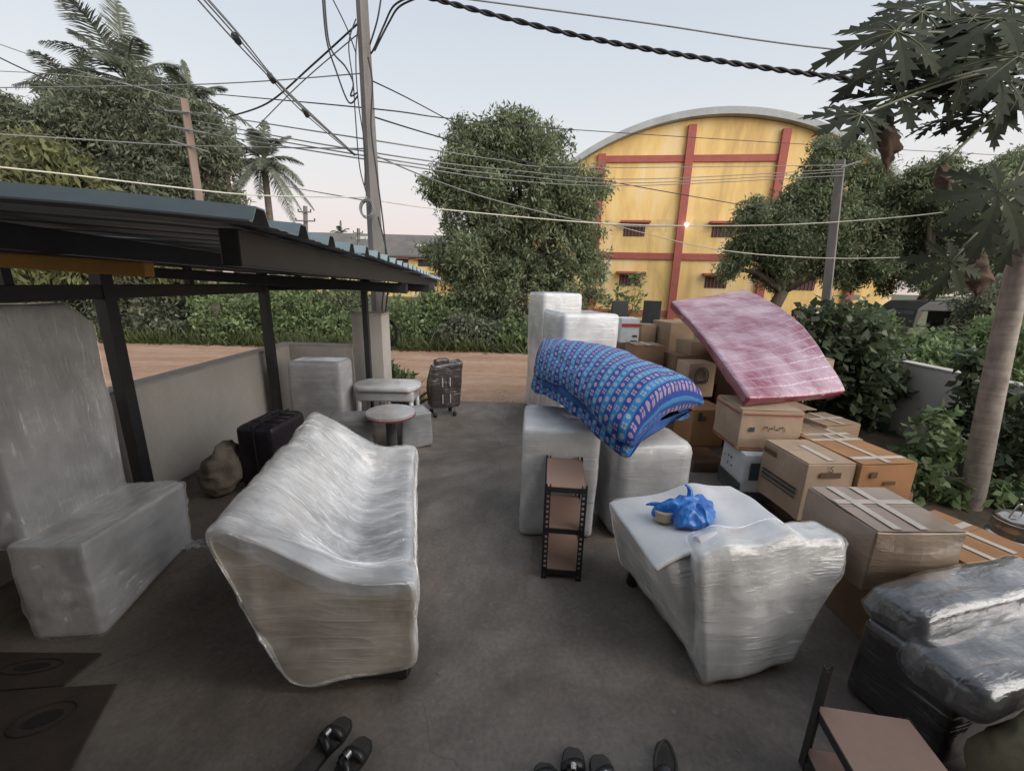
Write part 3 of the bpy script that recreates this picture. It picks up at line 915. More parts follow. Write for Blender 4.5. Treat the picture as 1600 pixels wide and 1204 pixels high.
# shrubs in the garden strip
lb = lobes_from(5.6, [(1320, 515, 40), (1280, 510, 34), (1355, 545, 36), (1315, 585, 54), (1360, 600, 38), (1385, 590, 20), (1310, 645, 46), (1265, 560, 36), (1345, 660, 36)], 0.9)
tree('garden_shrub', 'dense dark leafy shrub behind the maroon mattress', (4.45, 5.6, 0), lb, M_LEAF_E, 340, 15, 0.12, 0.11, 51, 0.035, cat='shrub', aspect=0.6)
for k, (px, py, Y, sp, lab) in enumerate((
        (1500, 600, 4.3, [(1525, 565, 22), (1520, 610, 24), (1500, 650, 30)], 'upright leafy plant against the pale boundary wall'),
        (1460, 680, 3.9, [(1470, 655, 22), (1440, 690, 30), (1480, 700, 30), (1420, 720, 26)], 'straggly plant between the cartons and the papaya trunk'),
        (1590, 650, 3.9, [(1590, 630, 34), (1600, 680, 44), (1570, 720, 36)], 'leafy plant growing to the right of the papaya trunk'),
        (1440, 760, 3.5, [(1450, 750, 30), (1490, 770, 26), (1570, 770, 36), (1550, 800, 30)], 'low leafy ground plants round the foot of the papaya'))):
    lb = lobes_from(Y, [(a_, b_, c_ * 0.7) for a_, b_, c_ in sp], 0.9)
    bx, by = np.mean([q[0] for q in lb]), np.mean([q[1] for q in lb])
    tree('garden_plant', lab, (bx, by, 0), lb, M_LEAF_E if k % 2 == 0 else M_LEAF_D, 60, 11, 0.10, 0.08, 60 + k, 0.012, cat='plant', aspect=0.55, group='plants in the garden strip')

# thin saplings in front of the warehouse wall
for k, (px, Y, lab, sp) in enumerate(((990, 15.0, 'tall thin sapling with sparse leaves before the yellow wall', [(985, 435, 8), (1000, 430, 8), (992, 455, 14), (975, 460, 8), (985, 478, 18)]), (965, 15.5, 'slender weed stem beside the sapling at the yellow wall', [(967, 446, 5), (966, 462, 5), (955, 482, 14)]))):
    lb = lobes_from(Y, sp, 1.0)
    tree('sapling', lab, (lb[0][0], Y, -0.1), lb, M_LEAF_D, 40, 7, 0.17, 0.10, 80 + k, 0.02, cat='sapling', group='saplings by the yellow wall')


def palm(name, label, base, top, nfr, length, seed, trunk_r=0.16, group='coconut palms'):
    b = Vector(base)
    o = empty(name, b)
    tag(o, label, 'palm tree', group)
    tp = Vector(top) - b
    r = random.Random(seed)
    MB().tube([Vector((0, 0, -0.1)), tp * 0.5 + Vector((0.1, 0, 0)), tp], [trunk_r * 1.3, trunk_r, trunk_r * 0.85], 9).build('trunk', M_PALMB, o, smooth=True)
    for i in range(nfr):
        az = 2 * math.pi * (i * 0.382) + r.uniform(-.15, .15)
        el = math.radians(82 - 118 * (i / (nfr - 1)) ** 0.8 + r.uniform(-9, 9))
        ln = length * r.uniform(0.8, 1.1)
        d = Vector((math.cos(az) * math.cos(el), math.sin(az) * math.cos(el), math.sin(el)))
        pts = []
        for q in range(12):
            s = q / 11
            pts.append(tp + d * ln * s + Vector((0, 0, -1)) * ln * (0.20 + 0.34 * math.cos(el)) * s ** 2.2)
        mb = MB().tube(pts, [0.035 * (1 - 0.85 * q / 11) for q in range(12)], 4)
        V, Fc = [], []
        for q in range(64):
            s = 0.12 + 0.88 * q / 63
            j = min(int(s * 11), 10)
            u = s * 11 - j
            p = pts[j].lerp(pts[j + 1], u)
            tn = (pts[j + 1] - pts[j]).normalized()
            sd_ = tn.cross(Vector((0, 0, 1)))
            if sd_.length < 0.05: sd_ = Vector((math.sin(az), -math.cos(az), 0))
            sd_.normalize()
            ll = ln * 0.26 * math.sin(math.pi * (0.12 + 0.86 * s)) ** 0.6
            for sg in (-1, 1):
                e = (sd_ * sg * 0.75 + tn * 0.55 + Vector((0, 0, -0.12 - 0.42 * r.random()))).normalized()
                wv = tn * 0.016
                k = len(V)
                mid = p + e * ll * 0.5 + Vector((0, 0, 0.04))
                V += [p - wv, p + wv, mid + wv * 1.1, p + e * ll, mid - wv * 1.1]
                Fc.append((k, k + 1, k + 2, k + 3, k + 4))
        mb.add(V, Fc).build('frond', M_PALM, o)
    return o


c1 = aty(200, 128, 17.0); palm('coconut_palm', 'tallest coconut palm rising out of the dark grove', (c1.x - 0.3, 17.0, -0.1), c1, 22, 3.0, 1)
c1 = aty(297, 160, 17.5); palm('coconut_palm', 'coconut palm behind the brown pole top', (c1.x + 0.1, 17.5, -0.1), c1, 18, 2.0, 2)
c1 = aty(412, 252, 21.0); palm('coconut_palm', 'separate coconut palm with hanging fronds beyond the carport roof', (c1.x - 0.2, 21.0, -0.1), c1, 22, 2.4, 3)
c1 = aty(125, 155, 18.5); palm('coconut_palm', 'coconut palm half sunk in the grove beside the tallest palm', (c1.x, 18.5, -0.1), c1, 16, 2.4, 4)
c1 = aty(532, 364, 60.0); palm('coconut_palm', 'tiny far coconut palm showing over the long shed roof', (c1.x, 60.0, -0.1), c1, 14, 2.0, 5, 0.2)

# verge grass and weeds
r = np.random.default_rng(5)
n = 9000
P = np.stack([r.uniform(-16, 9, n), 11.35 + np.abs(r.normal(0, 0.55, n)), np.full(n, -0.08)], 1)
P2 = np.stack([r.uniform(-3.1, -1.55, 500), 6.12 + np.abs(r.normal(0, 0.14, 500)), np.full(500, -0.05)], 1)
P3 = np.stack([r.uniform(5.7, 9, 3000), r.uniform(4, 9, 3000), np.full(3000, -0.05)], 1)
tag(link('verge_grass', leaves_mesh('verge_grass', np.concatenate([P, P2, P3]), 0.42, 0.09, 4, -1.6), M_GRASS), 'long grass and weeds along the verges of the dirt road', 'grass', kind='stuff')
lb = lobes_from(6.55, [(612, 585, 14), (600, 595, 14), (632, 590, 10)], 1.0)
tree('weed_tuft', 'weed tuft growing at the foot of the gate pillar', (lb[0][0], 6.55, -0.05), lb, M_LEAF_D, 70, 12, 0.10, 0.07, 91, 0.008, cat='weeds')

r = np.random.default_rng(15)
mb = MB()
for k in range(420):
    x = r.uniform(-6, 6); y = r.choice([r.uniform(6.3, 7.2), r.uniform(10.9, 11.8), r.uniform(6.3, 11.8)]); q = r.uniform(0.006, 0.018)
    rot = Matrix.Rotation(r.uniform(0, 6), 3, 'Z') @ Matrix.Rotation(r.uniform(0, 1), 3, 'X')
    mb.add([rot @ Vector((a * q * r.uniform(.7, 1.3), b * q * r.uniform(.7, 1.3), e * q * 0.7)) + Vector((x, y, 0.0)) for a, b, e in ((1, 0, 0), (0, 1, 0), (-1, 0, 0), (0, -1, 0), (0, 0, 1), (0, 0, -1))],
           [(0, 1, 4), (1, 2, 4), (2, 3, 4), (3, 0, 4), (1, 0, 5), (2, 1, 5), (3, 2, 5), (0, 3, 5)])
tag(mb.build('gravel', M_DIRT), 'loose stones scattered over the dirt road', 'gravel', kind='stuff')

# ------------------------------------------------------------------ papaya tree
pp = empty('papaya_tree', (4.25, 3.45, 0))
tag(pp, 'papaya tree with leaning grey trunk and large lobed leaves', 'papaya tree')
PB = Vector((4.25, 3.45, 0))
ptop = aty(1690, 60, 3.45) - PB
pm = aty(1600, 390, 3.45) - PB
pm2 = aty(1555, 590, 3.45) - PB
MB().tube(catmull([(0, 0, -0.1), (0.02, 0, 0.15), tuple(pm2), tuple(pm), tuple(ptop)], 22), np.linspace(0.095, 0.07, 22), 14).build('trunk', M_PAPB, pp, smooth=True)


def papaya_leaf(mb, c, n, up, size, rnd, lobes=8):
    """palmate leaf with toothed lobes; c centre, n normal, up the tip direction"""
    n = n.normalized(); up = (up - n * up.dot(n)).normalized(); sd_ = up.cross(n)
    half = [(0.0, 0.0, 0.03), (0.22, 0.22, 0.05), (0.30, 0.43, 0.19), (0.40, 0.40, 0.065), (0.46, 0.62, 0.24), (0.58, 0.57, 0.075), (0.63, 0.79, 0.18), (0.74, 0.75, 0.06), (0.80, 0.90, 0.10), (0.88, 0.89, 0.03), (1.0, 1.0, 0.0)]
    for k in range(lobes):
        a = -math.radians(150) + math.radians(300) * k / (lobes - 1) + rnd.uniform(-.07, .07)
        ln = size * (0.62 + 0.38 * math.cos(a * 0.55)) * rnd.uniform(0.88, 1.1)
        d = up * math.cos(a) + sd_ * math.sin(a)
        sv = -up * math.sin(a) + sd_ * math.cos(a)
        drp = rnd.uniform(0.18, 0.45)
        V, kf = [], []
        for s, se, h in half:
            ctr = c + d * ln * s - n * ln * drp * s * s
            ed = c + d * ln * se - n * ln * drp * se * se
            V += [ed + sv * h * ln + n * 0.12 * h * ln, ctr, ed - sv * h * ln + n * 0.12 * h * ln]
        for q in range(len(half) - 1):
            i = q * 3
            kf += [(i, i + 1, i + 4, i + 3), (i + 1, i + 2, i + 5, i + 4)]
        mb.add(V, kf)


def leaf_veins(c, n, up, size, parent):
    n = n.normalized(); up = (up - n * up.dot(n)).normalized(); sd_ = up.cross(n)
    mb = MB()
    for k in range(8):
        a = -math.radians(150) + math.radians(300) * k / 7
        ln = size * (0.62 + 0.38 * math.cos(a * 0.55)) * 0.8
        d = up * math.cos(a) + sd_ * math.sin(a)
        mb.tube([c + d * ln * q - n * ln * 0.3 * q * q + n * 0.004 for q in (0, 0.3, 0.6, 0.9)], [0.004, 0.003, 0.002, 0.001], 4)
    mb.build('veins', M_PETI, parent)


rnd = random.Random(4)
crown = ptop.copy()
leafspots = [  # px, py, depth y, size, up hint px,py (tip direction in the photograph)
    (1400, 50, 3.25, 0.46, 1310, 70), (1345, 180, 3.1, 0.34, 1290, 130), (1400, 150, 3.3, 0.42, 1300, 190), (1440, 20, 3.5, 0.44, 1380, 0),
    (1500, 70, 3.6, 0.42, 1440, 110), (1560, 30, 3.2, 0.46, 1500, 10), (1500, 110, 3.4, 0.38, 1430, 90), (1560, 120, 3.3, 0.40, 1480, 140), (1540, 180, 3.6, 0.32, 1470, 195),
    (1590, 90, 3.0, 0.40, 1560, 150), (1370, 110, 3.5, 0.40, 1300, 80), (1470, 190, 3.8, 0.24, 1450, 215), (1590, 60, 3.6, 0.45, 1540, 60), (1580, 10, 3.8, 0.45, 1500, -20), (1430, 90, 3.7, 0.42, 1350, 110), (1370, 190, 3.5, 0.32, 1330, 240), (1460, 130, 3.6, 0.42, 1380, 180), (1520, 30, 3.3, 0.46, 1430, 40), (1480, 0, 3.6, 0.46, 1400, -20), (1545, 90, 3.5, 0.42, 1470, 60), (1600, 130, 3.4, 0.42, 1540, 170)]
for px, py, Y, sz, ux, uy in leafspots:
    c = aty(px, py, Y) - PB
    up = (aty(ux, uy, Y - 0.1) - PB) - c
    nrm = Vector((rnd.uniform(-.35, .1), rnd.uniform(-.9, -.4), rnd.uniform(0.5, 0.9)))
    mb = MB()
    papaya_leaf(mb, c, nrm, up, sz, rnd)
    lf = mb.build('leaf', M_PAPL, pp)
    leaf_veins(c, nrm, up, sz, lf)
    st = crown + Vector((rnd.uniform(-.05, .05), rnd.uniform(-.05, .05), rnd.uniform(-.25, .1)))
    MB().tube(catmull([tuple(st), tuple(st.lerp(c, 0.5) + Vector((0, 0, 0.08))), tuple(c)], 10), np.linspace(0.013, 0.008, 10), 6).build('stalk', M_PETI, lf, smooth=True)
# lower broad green leaf and hanging dead leaves
for px, py, Y, sz, ux, uy in ((1485, 410, 3.2, 0.30, 1440, 450), (1560, 300, 3.0, 0.42, 1500, 370), (1590, 350, 3.3, 0.42, 1530, 420), (1520, 370, 3.5, 0.3, 1500, 440)):
    c = aty(px, py, Y) - PB
    mb = MB()
    papaya_leaf(mb, c, Vector((-0.3, -0.9, 0.35)), aty(ux, uy, Y) - PB - c, sz, rnd)
    lf = mb.build('leaf', M_PAPL, pp)
    st = pm.lerp(ptop, 0.35)
    MB().tube(catmull([tuple(st), tuple(st.lerp(c, 0.5) + Vector((0, 0, 0.1))), tuple(c)], 8), 0.009, 6).build('stalk', M_PETI, lf, smooth=True)
for px, py, Y, sz, py2 in ((1392, 195, 3.35, 0.10, 270), (1475, 255, 3.3, 0.075, 320), (1530, 400, 3.3, 0.12, 470), (1385, 160, 3.4, 0.06, 240)):
    a, b = aty(px, py, Y) - PB, aty(px - 6, py2, Y) - PB
    V = []
    nr = 9
    rings = []
    for q in range(nr):
        s = q / (nr - 1)
        wd = sz * math.sin(math.pi * min(0.12 + 0.95 * s, 0.97)) * 0.8
        p = a.lerp(b, s)
        rings.append([tuple(p + Vector((math.cos(t_) * wd * rnd.uniform(0.5, 1.25), math.sin(t_) * wd * rnd.uniform(0.4, 1.0), rnd.uniform(-.02, .02)))) for t_ in np.linspace(0, 2 * math.pi, 9)[:-1]])
    lf = link('dead_leaf', loft('dead_leaf', rings, 24, 24, 2), M_PAPD, pp, smooth=True)
    lf['label'] = 'shrivelled brown dead leaf hanging from its stalk'
    MB().tube(catmull([tuple(crown.lerp(a, 0.02)), tuple(crown.lerp(a, 0.5) + Vector((0, 0, 0.03))), tuple(a)], 10), 0.010, 6).build('stalk', M_PETI, lf, smooth=True)

# ------------------------------------------------------------------ poles and wires
def pole(name, label, base, top, w0, w1, mat, n=4):
    b = Vector(base)
    o = empty(name, b)
    tag(o, label, 'utility pole')
    MB().tube([(0, 0, -0.2), Vector(top) - b], [w0 * 0.72, w1 * 0.72], n).build('shaft', mat, o)
    return o


ptp = aty(562, -60, 7.0)
pb = aty(592, 470, 7.0); pb.z = -0.1
mp_ = pole('utility_pole', 'tall grey concrete utility pole hung with looped cables beside the gate pillar', pb, ptp, 0.20, 0.115, M_POLE)
def on_pole(py):
    a, b = Vector(pb), Vector(ptp)
    best = min((a.lerp(b, q / 400) for q in range(401)), key=lambda p: abs(602 - FPX * ((p - Vector((0, 0, EYE))).dot(_U)) / ((p - Vector((0, 0, EYE))).dot(_F)) - py))
    return best
tb = aty(343, 520, 12.2); tb.z = -0.1
tt = aty(287, 155, 12.2)
bp = pole('utility_pole', 'leaning brown electric pole with a tangle of wires before the grove', tb, tt, 0.20, 0.16, M_POLE2)
for k, zz in enumerate((0.35, 0.9, 1.5)):
    q = Vector(tt).lerp(Vector(tb), 0.05 + 0.07 * k) - Vector(tb)
    MB().tube([q + Vector((-0.45, -0.12, 0.1 * k)), q + Vector((0.55, -0.12, -0.05))], 0.025, 5).build('crossarm', M_WIRE2, bp)
b3 = aty(1299, 470, 15.0); b3.z = -0.1
rp_ = pole('utility_pole', 'short pale concrete pole in front of the spreading tree', b3, aty(1314, 250, 15.0), 0.26, 0.22, M_POLE)
MB().tube([aty(1314, 262, 14.8) - b3, aty(1345, 252, 14.8) - b3], 0.03, 5).build('crossarm', M_WIRE2, rp_)
for px, py, Y, lab in ((477, 322, 34, 'far electric pole with crossarms beyond the carport roof'), (560, 357, 46, 'small far electric pole standing before the long shed')):
    b4 = aty(px, 440, Y); b4.z = -0.1
    fp = pole('utility_pole', lab, b4, aty(px, py, Y), 0.28, 0.24, M_POLE)
    for dz, wd in ((0.45, 1.0), (1.1, 1.5)):
        q = aty(px, py, Y) - b4
        MB().bar(q + Vector((-wd / 2, -0.2, -dz)), q + Vector((wd / 2, -0.2, -dz)), 0.08, 0.09).build('crossarm', M_POLE, fp)
        for s in (-0.48, 0.48):
            MB().lathe([(0.03, 0), (0.06, 0.05), (0.05, 0.12), (0.02, 0.16)], q + Vector((wd * s, -0.2, -dz + 0.05)), 8).build('insulator', M_WIRE, fp)


def wire(label, pts, r, mat=None, group=None, name='overhead_wire', sag=0.0, m=26):
    P = [tuple(p) for p in pts]
    if len(P) == 2:
        a, b = Vector(P[0]), Vector(P[1])
        P = [tuple(a.lerp(b, s) - Vector((0, 0, sag * 4 * s * (1 - s)))) for s in np.linspace(0, 1, 7)]
    o = MB().tube(catmull(P, m), r, 5).build(name, mat or M_WIRE, None, smooth=True)
    return tag(o, label, 'wire', group)


W = aty
# thick twisted service cable, drawn as two strands turning round each other
A, B = W(560, -35, 7.0), W(1700, 190, 6.0)
ctl = [W(560, -35, 7.0), W(690, 2, 6.8), W(900, 55, 6.6), W(1100, 92, 6.4), W(1300, 120, 6.2), W(1500, 142, 6.0), W(1700, 160, 5.8)]
cc = catmull([tuple(p) for p in ctl], 260)
tc = empty('twisted_cable', ctl[0])
tag(tc, 'thick black twisted cable crossing the sky to the papaya leaves', 'cable')
for ph_ in (0, math.pi):
    pts = []
    for i, p in enumerate(cc):
        a = i * 0.62 + ph_
        pts.append(Vector(p) + Vector((0, math.cos(a), math.sin(a))) * 0.017 - Vector(ctl[0]))
    MB().tube(pts, 0.019, 5).build('strand', M_WIRE, tc, smooth=True)
wire('thin high wire above the thick twisted cable', [W(700, -5, 8), W(1000, 35, 8), W(1290, 76, 8), W(1700, 110, 8)], 0.012, M_WIRE2)
# bundle from the upper left down to the pole
bn = empty('wire_bundle', W(555, 243, 7.0))
tag(bn, 'bundle of taped grey wires running down the sky to the concrete pole', 'wire bundle')
for k in range(4):
    off = Vector((0.022 * (k - 1.5), 0.03 * (k % 2), 0.018 * (k % 3)))
    P = [W(290, -30, 3.6) + off, W(370, 60, 4.2) + off * 1.2, W(425, 122, 4.9) + off * 0.6, W(478, 176, 5.8) + off, W(555, 243, 7.0) + off * 0.4]
    MB().tube([Vector(p) - bn.location for p in catmull([tuple(q) for q in P], 30)], 0.007, 5).build('strand', M_WIRE2, bn, smooth=True)
for px, py, Y in ((370, 60, 4.2), (425, 122, 4.9), (478, 176, 5.8)):
    MB().tube([W(px - 4, py - 5, Y) - bn.location, W(px + 3, py + 6, Y + 0.08) - bn.location], 0.03, 7).build('tape_wrap', M_WIRE, bn)
wires = [
    ('black wire rising from the grove to the top of the concrete pole', [W(360, 182, 8.5), W(420, 160, 8), W(490, 100, 7.4), on_pole(30)], 0.014, M_WIRE),
    ('thin wire parallel to the black one below the pole top', [W(400, 200, 8.5), W(470, 130, 7.8), on_pole(45)], 0.009, M_WIRE2),
    ('straight wire from the concrete pole across the grove', [W(-80, 138, 9), W(310, 132, 8.0), on_pole(115)], 0.009, M_WIRE2),
    ('dark wire from the left edge sweeping down past the palm', [W(-60, 60, 9), W(90, 130, 9.5), W(260, 175, 11), tt + Vector((0.1, 0, -0.3))], 0.013, M_WIRE),
    ('thin pair wire descending to the brown pole', [W(-60, 48, 10), W(120, 110, 10.5), tt], 0.009, M_WIRE2),
    ('wire from the brown pole above the lone palm to the warehouse arch', [W(310, 145, 12), on_pole(170), W(700, 185, 9), W(900, 203, 12), W(1300, 228, 16), W(1700, 250, 18)], 0.010, M_WIRE),
    ('wire running level past the pole to the dense tree', [W(300, 175, 12), on_pole(218), W(780, 250, 11), W(900, 262, 12), W(1320, 258, 14.8)], 0.011, M_WIRE2),
    ('upper wire of the three crossing the dense tree', [W(300, 188, 12), on_pole(238), W(800, 266, 11), W(1000, 280, 12.5), W(1320, 264, 14.8)], 0.011, M_WIRE2),
    ('middle wire of the three crossing the dense tree', [W(300, 195, 12), on_pole(245), W(800, 274, 11), W(1000, 286, 12.5), W(1320, 268, 14.8)], 0.011, M_WIRE2),
    ('lower wire of the three crossing the dense tree', [W(300, 205, 12), on_pole(250), W(800, 282, 11), W(1000, 290, 12.5), W(1320, 274, 14.8)], 0.011, M_WIRE2),
    ('dark wire slanting from the pole shoulder into the dense tree', [on_pole(122), W(640, 155, 8.5), W(720, 198, 11.5)], 0.011, M_WIRE),
    ('dark wire slanting across the pole and the yellow wall', [on_pole(180), W(700, 218, 9), W(910, 275, 12), W(1140, 317, 14), W(1300, 345, 16)], 0.013, M_WIRE),
    ('wire drooping from the pole down across the dense tree front', [on_pole(240), W(680, 282, 8.5), W(800, 320, 9.5), W(960, 352, 11), W(1110, 352, 13)], 0.012, M_WIRE2),
    ('pale wire sagging over the spreading tree to the papaya', [on_pole(312), W(700, 328, 8), W(960, 350, 9.5), W(1200, 352, 9), W(1420, 338, 8), W(1560, 318, 7)], 0.011, M_WIRE3),
    ('pale wire hanging low before the spreading tree', [W(960, 352, 11), W(1110, 388, 9.5), W(1280, 403, 9), W(1460, 400, 8), W(1620, 385, 7)], 0.010, M_WIRE3),
    ('pale yellow wire running just above the carport roof', [W(-60, 255, 5), W(100, 272, 5.5), W(250, 290, 6), W(400, 305, 6.5), on_pole(308)], 0.010, M_WIRE3),
    ('grey wire crossing the grove below the palm tops', [W(-60, 206, 7), W(130, 218, 8), W(300, 228, 9), on_pole(232)], 0.011, M_WIRE2),
    ('thin wire from the lone palm to the pole collar', [W(450, 292, 12), on_pole(316)], 0.010, M_WIRE2),
    ('thin level wire high over the grove', [W(-80, 108, 11), W(150, 122, 12), W(300, 160, 12.2)], 0.009, M_WIRE2),
]
for lab, P, rr, mt in wires: wire(lab, P, rr, mt, name='overhead_wire')
# loops of slack cable on the pole
def slack(label, pts, r=0.012, mat=None):
    o = MB().tube(catmull([tuple(p) for p in pts], 50), r, 5).build('slack_cable', mat or M_WIRE, None, smooth=True)
    tag(o, label, 'cable', 'slack cables on the concrete pole')
slack('outermost slack cable of the big loops beside the concrete pole', [W(503, -20, 6.8), W(510, 60, 6.8), W(525, 110, 6.85), W(545, 160, 6.9), on_pole(155) + Vector((-0.1, -0.1, 0))])
slack('inner slack cable of the big loops curling in at the pole', [W(506, -20, 6.75), W(515, 70, 6.8), W(540, 105, 6.8), W(552, 130, 6.8), W(548, 150, 6.8), on_pole(150) + Vector((-0.1, -0.12, 0))])
slack('thin slack cable crossing from the loops to the pole shoulder', [W(510, -20, 6.7), W(540, 40, 6.8), W(555, 80, 6.9), on_pole(90) + Vector((-0.1, -0.1, 0))], 0.009)
slack('thin vertical cable hanging just off the concrete pole', [W(556, 30, 6.85), W(545, 70, 6.8), W(552, 130, 6.8), W(556, 190, 6.85), W(562, 260, 6.85), W(572, 300, 6.85)], 0.009)
slack('second thin vertical cable hugging the concrete pole', [W(560, 35, 6.85), W(556, 90, 6.8), W(560, 160, 6.8), W(570, 230, 6.85), W(570, 290, 6.9)], 0.009)
slack('thick cable leaving the pole shoulder for the twisted cable', [W(640, -5, 6.6), W(615, 10, 6.7), W(600, 40, 6.8), W(585, 75, 6.85), on_pole(90) + Vector((0.12, -0.1, 0))], 0.013)
slack('thick cable beside the other one curving up from the pole shoulder', [W(660, -6, 6.6), W(625, 10, 6.7), W(608, 35, 6.8), W(585, 80, 6.85)], 0.013)
slack('short cable rising straight from the pole shoulder', [W(598, -20, 6.8), W(590, 30, 6.8), W(578, 70, 6.85)], 0.012)
slack('long drop cable running down the face of the concrete pole', [W(575, 90, 6.85), W(582, 130, 6.8), W(580, 200, 6.85), W(590, 280, 6.85), W(600, 360, 6.85), W(603, 420, 6.85), W(597, 480, 6.85), W(603, 500, 6.9)], 0.012)
# coil of spare cable and the fittings on the pole
def coil(label, c, R, r, turns, axis, mat=M_WIRE, seed=1):
    rr = random.Random(seed)
    o = empty('cable_coil', c)
    tag(o, label, 'cable coil')
    a = Vector(axis).normalized()
    u = a.cross(Vector((0, 0, 1))).normalized(); v_ = u.cross(a)
    pts = []
    for i in range(turns * 18):
        t_ = 2 * math.pi * i / 18
        R_ = R * (1 + 0.13 * math.sin(i * 0.37) + rr.uniform(-.02, .02))
        pts.append(u * math.cos(t_) * R_ * 0.8 + v_ * math.sin(t_) * R_ + a * (0.05 * math.sin(i * 0.21)))
    MB().tube(pts, r, 5).build('loops', mat, o, smooth=True)
    return o
coil('black coil of spare cable hanging behind the gate pillar', W(606, 520, 6.6), 0.19, 0.012, 9, (0.2, -1, 0), seed=2)
coil('small wire coil tied round the concrete pole', on_pole(330) + Vector((-0.02, -0.2, 0)), 0.13, 0.008, 6, (0, -1, 0.2), M_WIRE2, 3)
# black drop cable by the carport end
slack('thin drop cable hanging from the pole over the gate pillar', [on_pole(340) + Vector((0.1, -0.1, 0)), W(605, 400, 6.5), W(606, 450, 6.4), W(600, 520, 6.4), W(608, 560, 6.4)], 0.011)

# ------------------------------------------------------------------ auto rickshaw beyond the wall
rk = empty('auto_rickshaw', aty(1440, 500, 14.0), math.radians(8))
rk.location.z = -0.1
tag(rk, 'black and green three-wheeled auto rickshaw parked beyond the boundary wall', 'auto rickshaw')
M_HOOD = plain('rickshaw_hood', (0.035, 0.035, 0.038), (0.022, 0.022, 0.025), 3, 0.5, 0.1)
M_RKB = plain('rickshaw_body', (0.09, 0.10, 0.05), (0.05, 0.06, 0.03), 3, 0.4, 0.05)
prof = [(-1.15, 0.45), (-1.2, 1.0), (-1.1, 1.55), (-0.7, 1.78), (0.5, 1.80), (1.05, 1.68), (1.2, 1.3), (1.22, 0.45)]
MB().prism([(x, -0.62, z) for x, z in [(-1.1, 0.95), (-1.05, 1.5), (-0.7, 1.74), (0.5, 1.78), (1.1, 1.62), (1.25, 1.2), (1.27, 0.95), (1.0, 0.95), (0.95, 1.45), (-0.9, 1.45), (-0.98, 0.95)]], (0, 1.24, 0)).build('hood', M_HOOD, rk, bevel=0.03)
MB().prism([(x, -0.64, z) for x, z in [(-1.3, 0.35), (-1.25, 0.9), (-0.6, 0.95), (-0.5, 0.4), (0.1, 0.4), (0.15, 0.9), (1.3, 0.95), (1.32, 0.35)]], (0, 1.28, 0)).build('body', M_RKB, rk, bevel=0.03)
MB().box((0.65, -0.66, 1.2), (0.5, 0.03, 0.3)).build('side_window', M_WALLTOP, rk)
MB().box((-1.05, 0, 1.2), (0.03, 1.1, 0.5)).build('windscreen', plain('windscreen_glass', (0.1, 0.11, 0.11), None, 3, 0.1, 0), rk)
MB().box((0.5, 0.1, 0.75), (0.5, 1.0, 0.25)).build('seat', M_CHAIR, rk, bevel=0.04)
for x, y in ((-0.95, 0), (0.75, -0.55), (0.75, 0.55)):
    wl = MB().tube([(x, y - 0.07, 0.25), (x, y + 0.07, 0.25)], 0.25, 18).build('wheel', M_RUBBER, rk, bevel=0.02)
    MB().tube([(x, y - 0.08, 0.25), (x, y + 0.08, 0.25)], 0.12, 14).build('rim', M_CHROME, wl)
for y in (-0.4, 0.4):
    MB().lathe([(0.02, 0), (0.08, 0.02), (0.08, 0.08), (0.02, 0.1)], (-1.3, y, 0.75), 12).build('headlight', M_CHROME, rk)

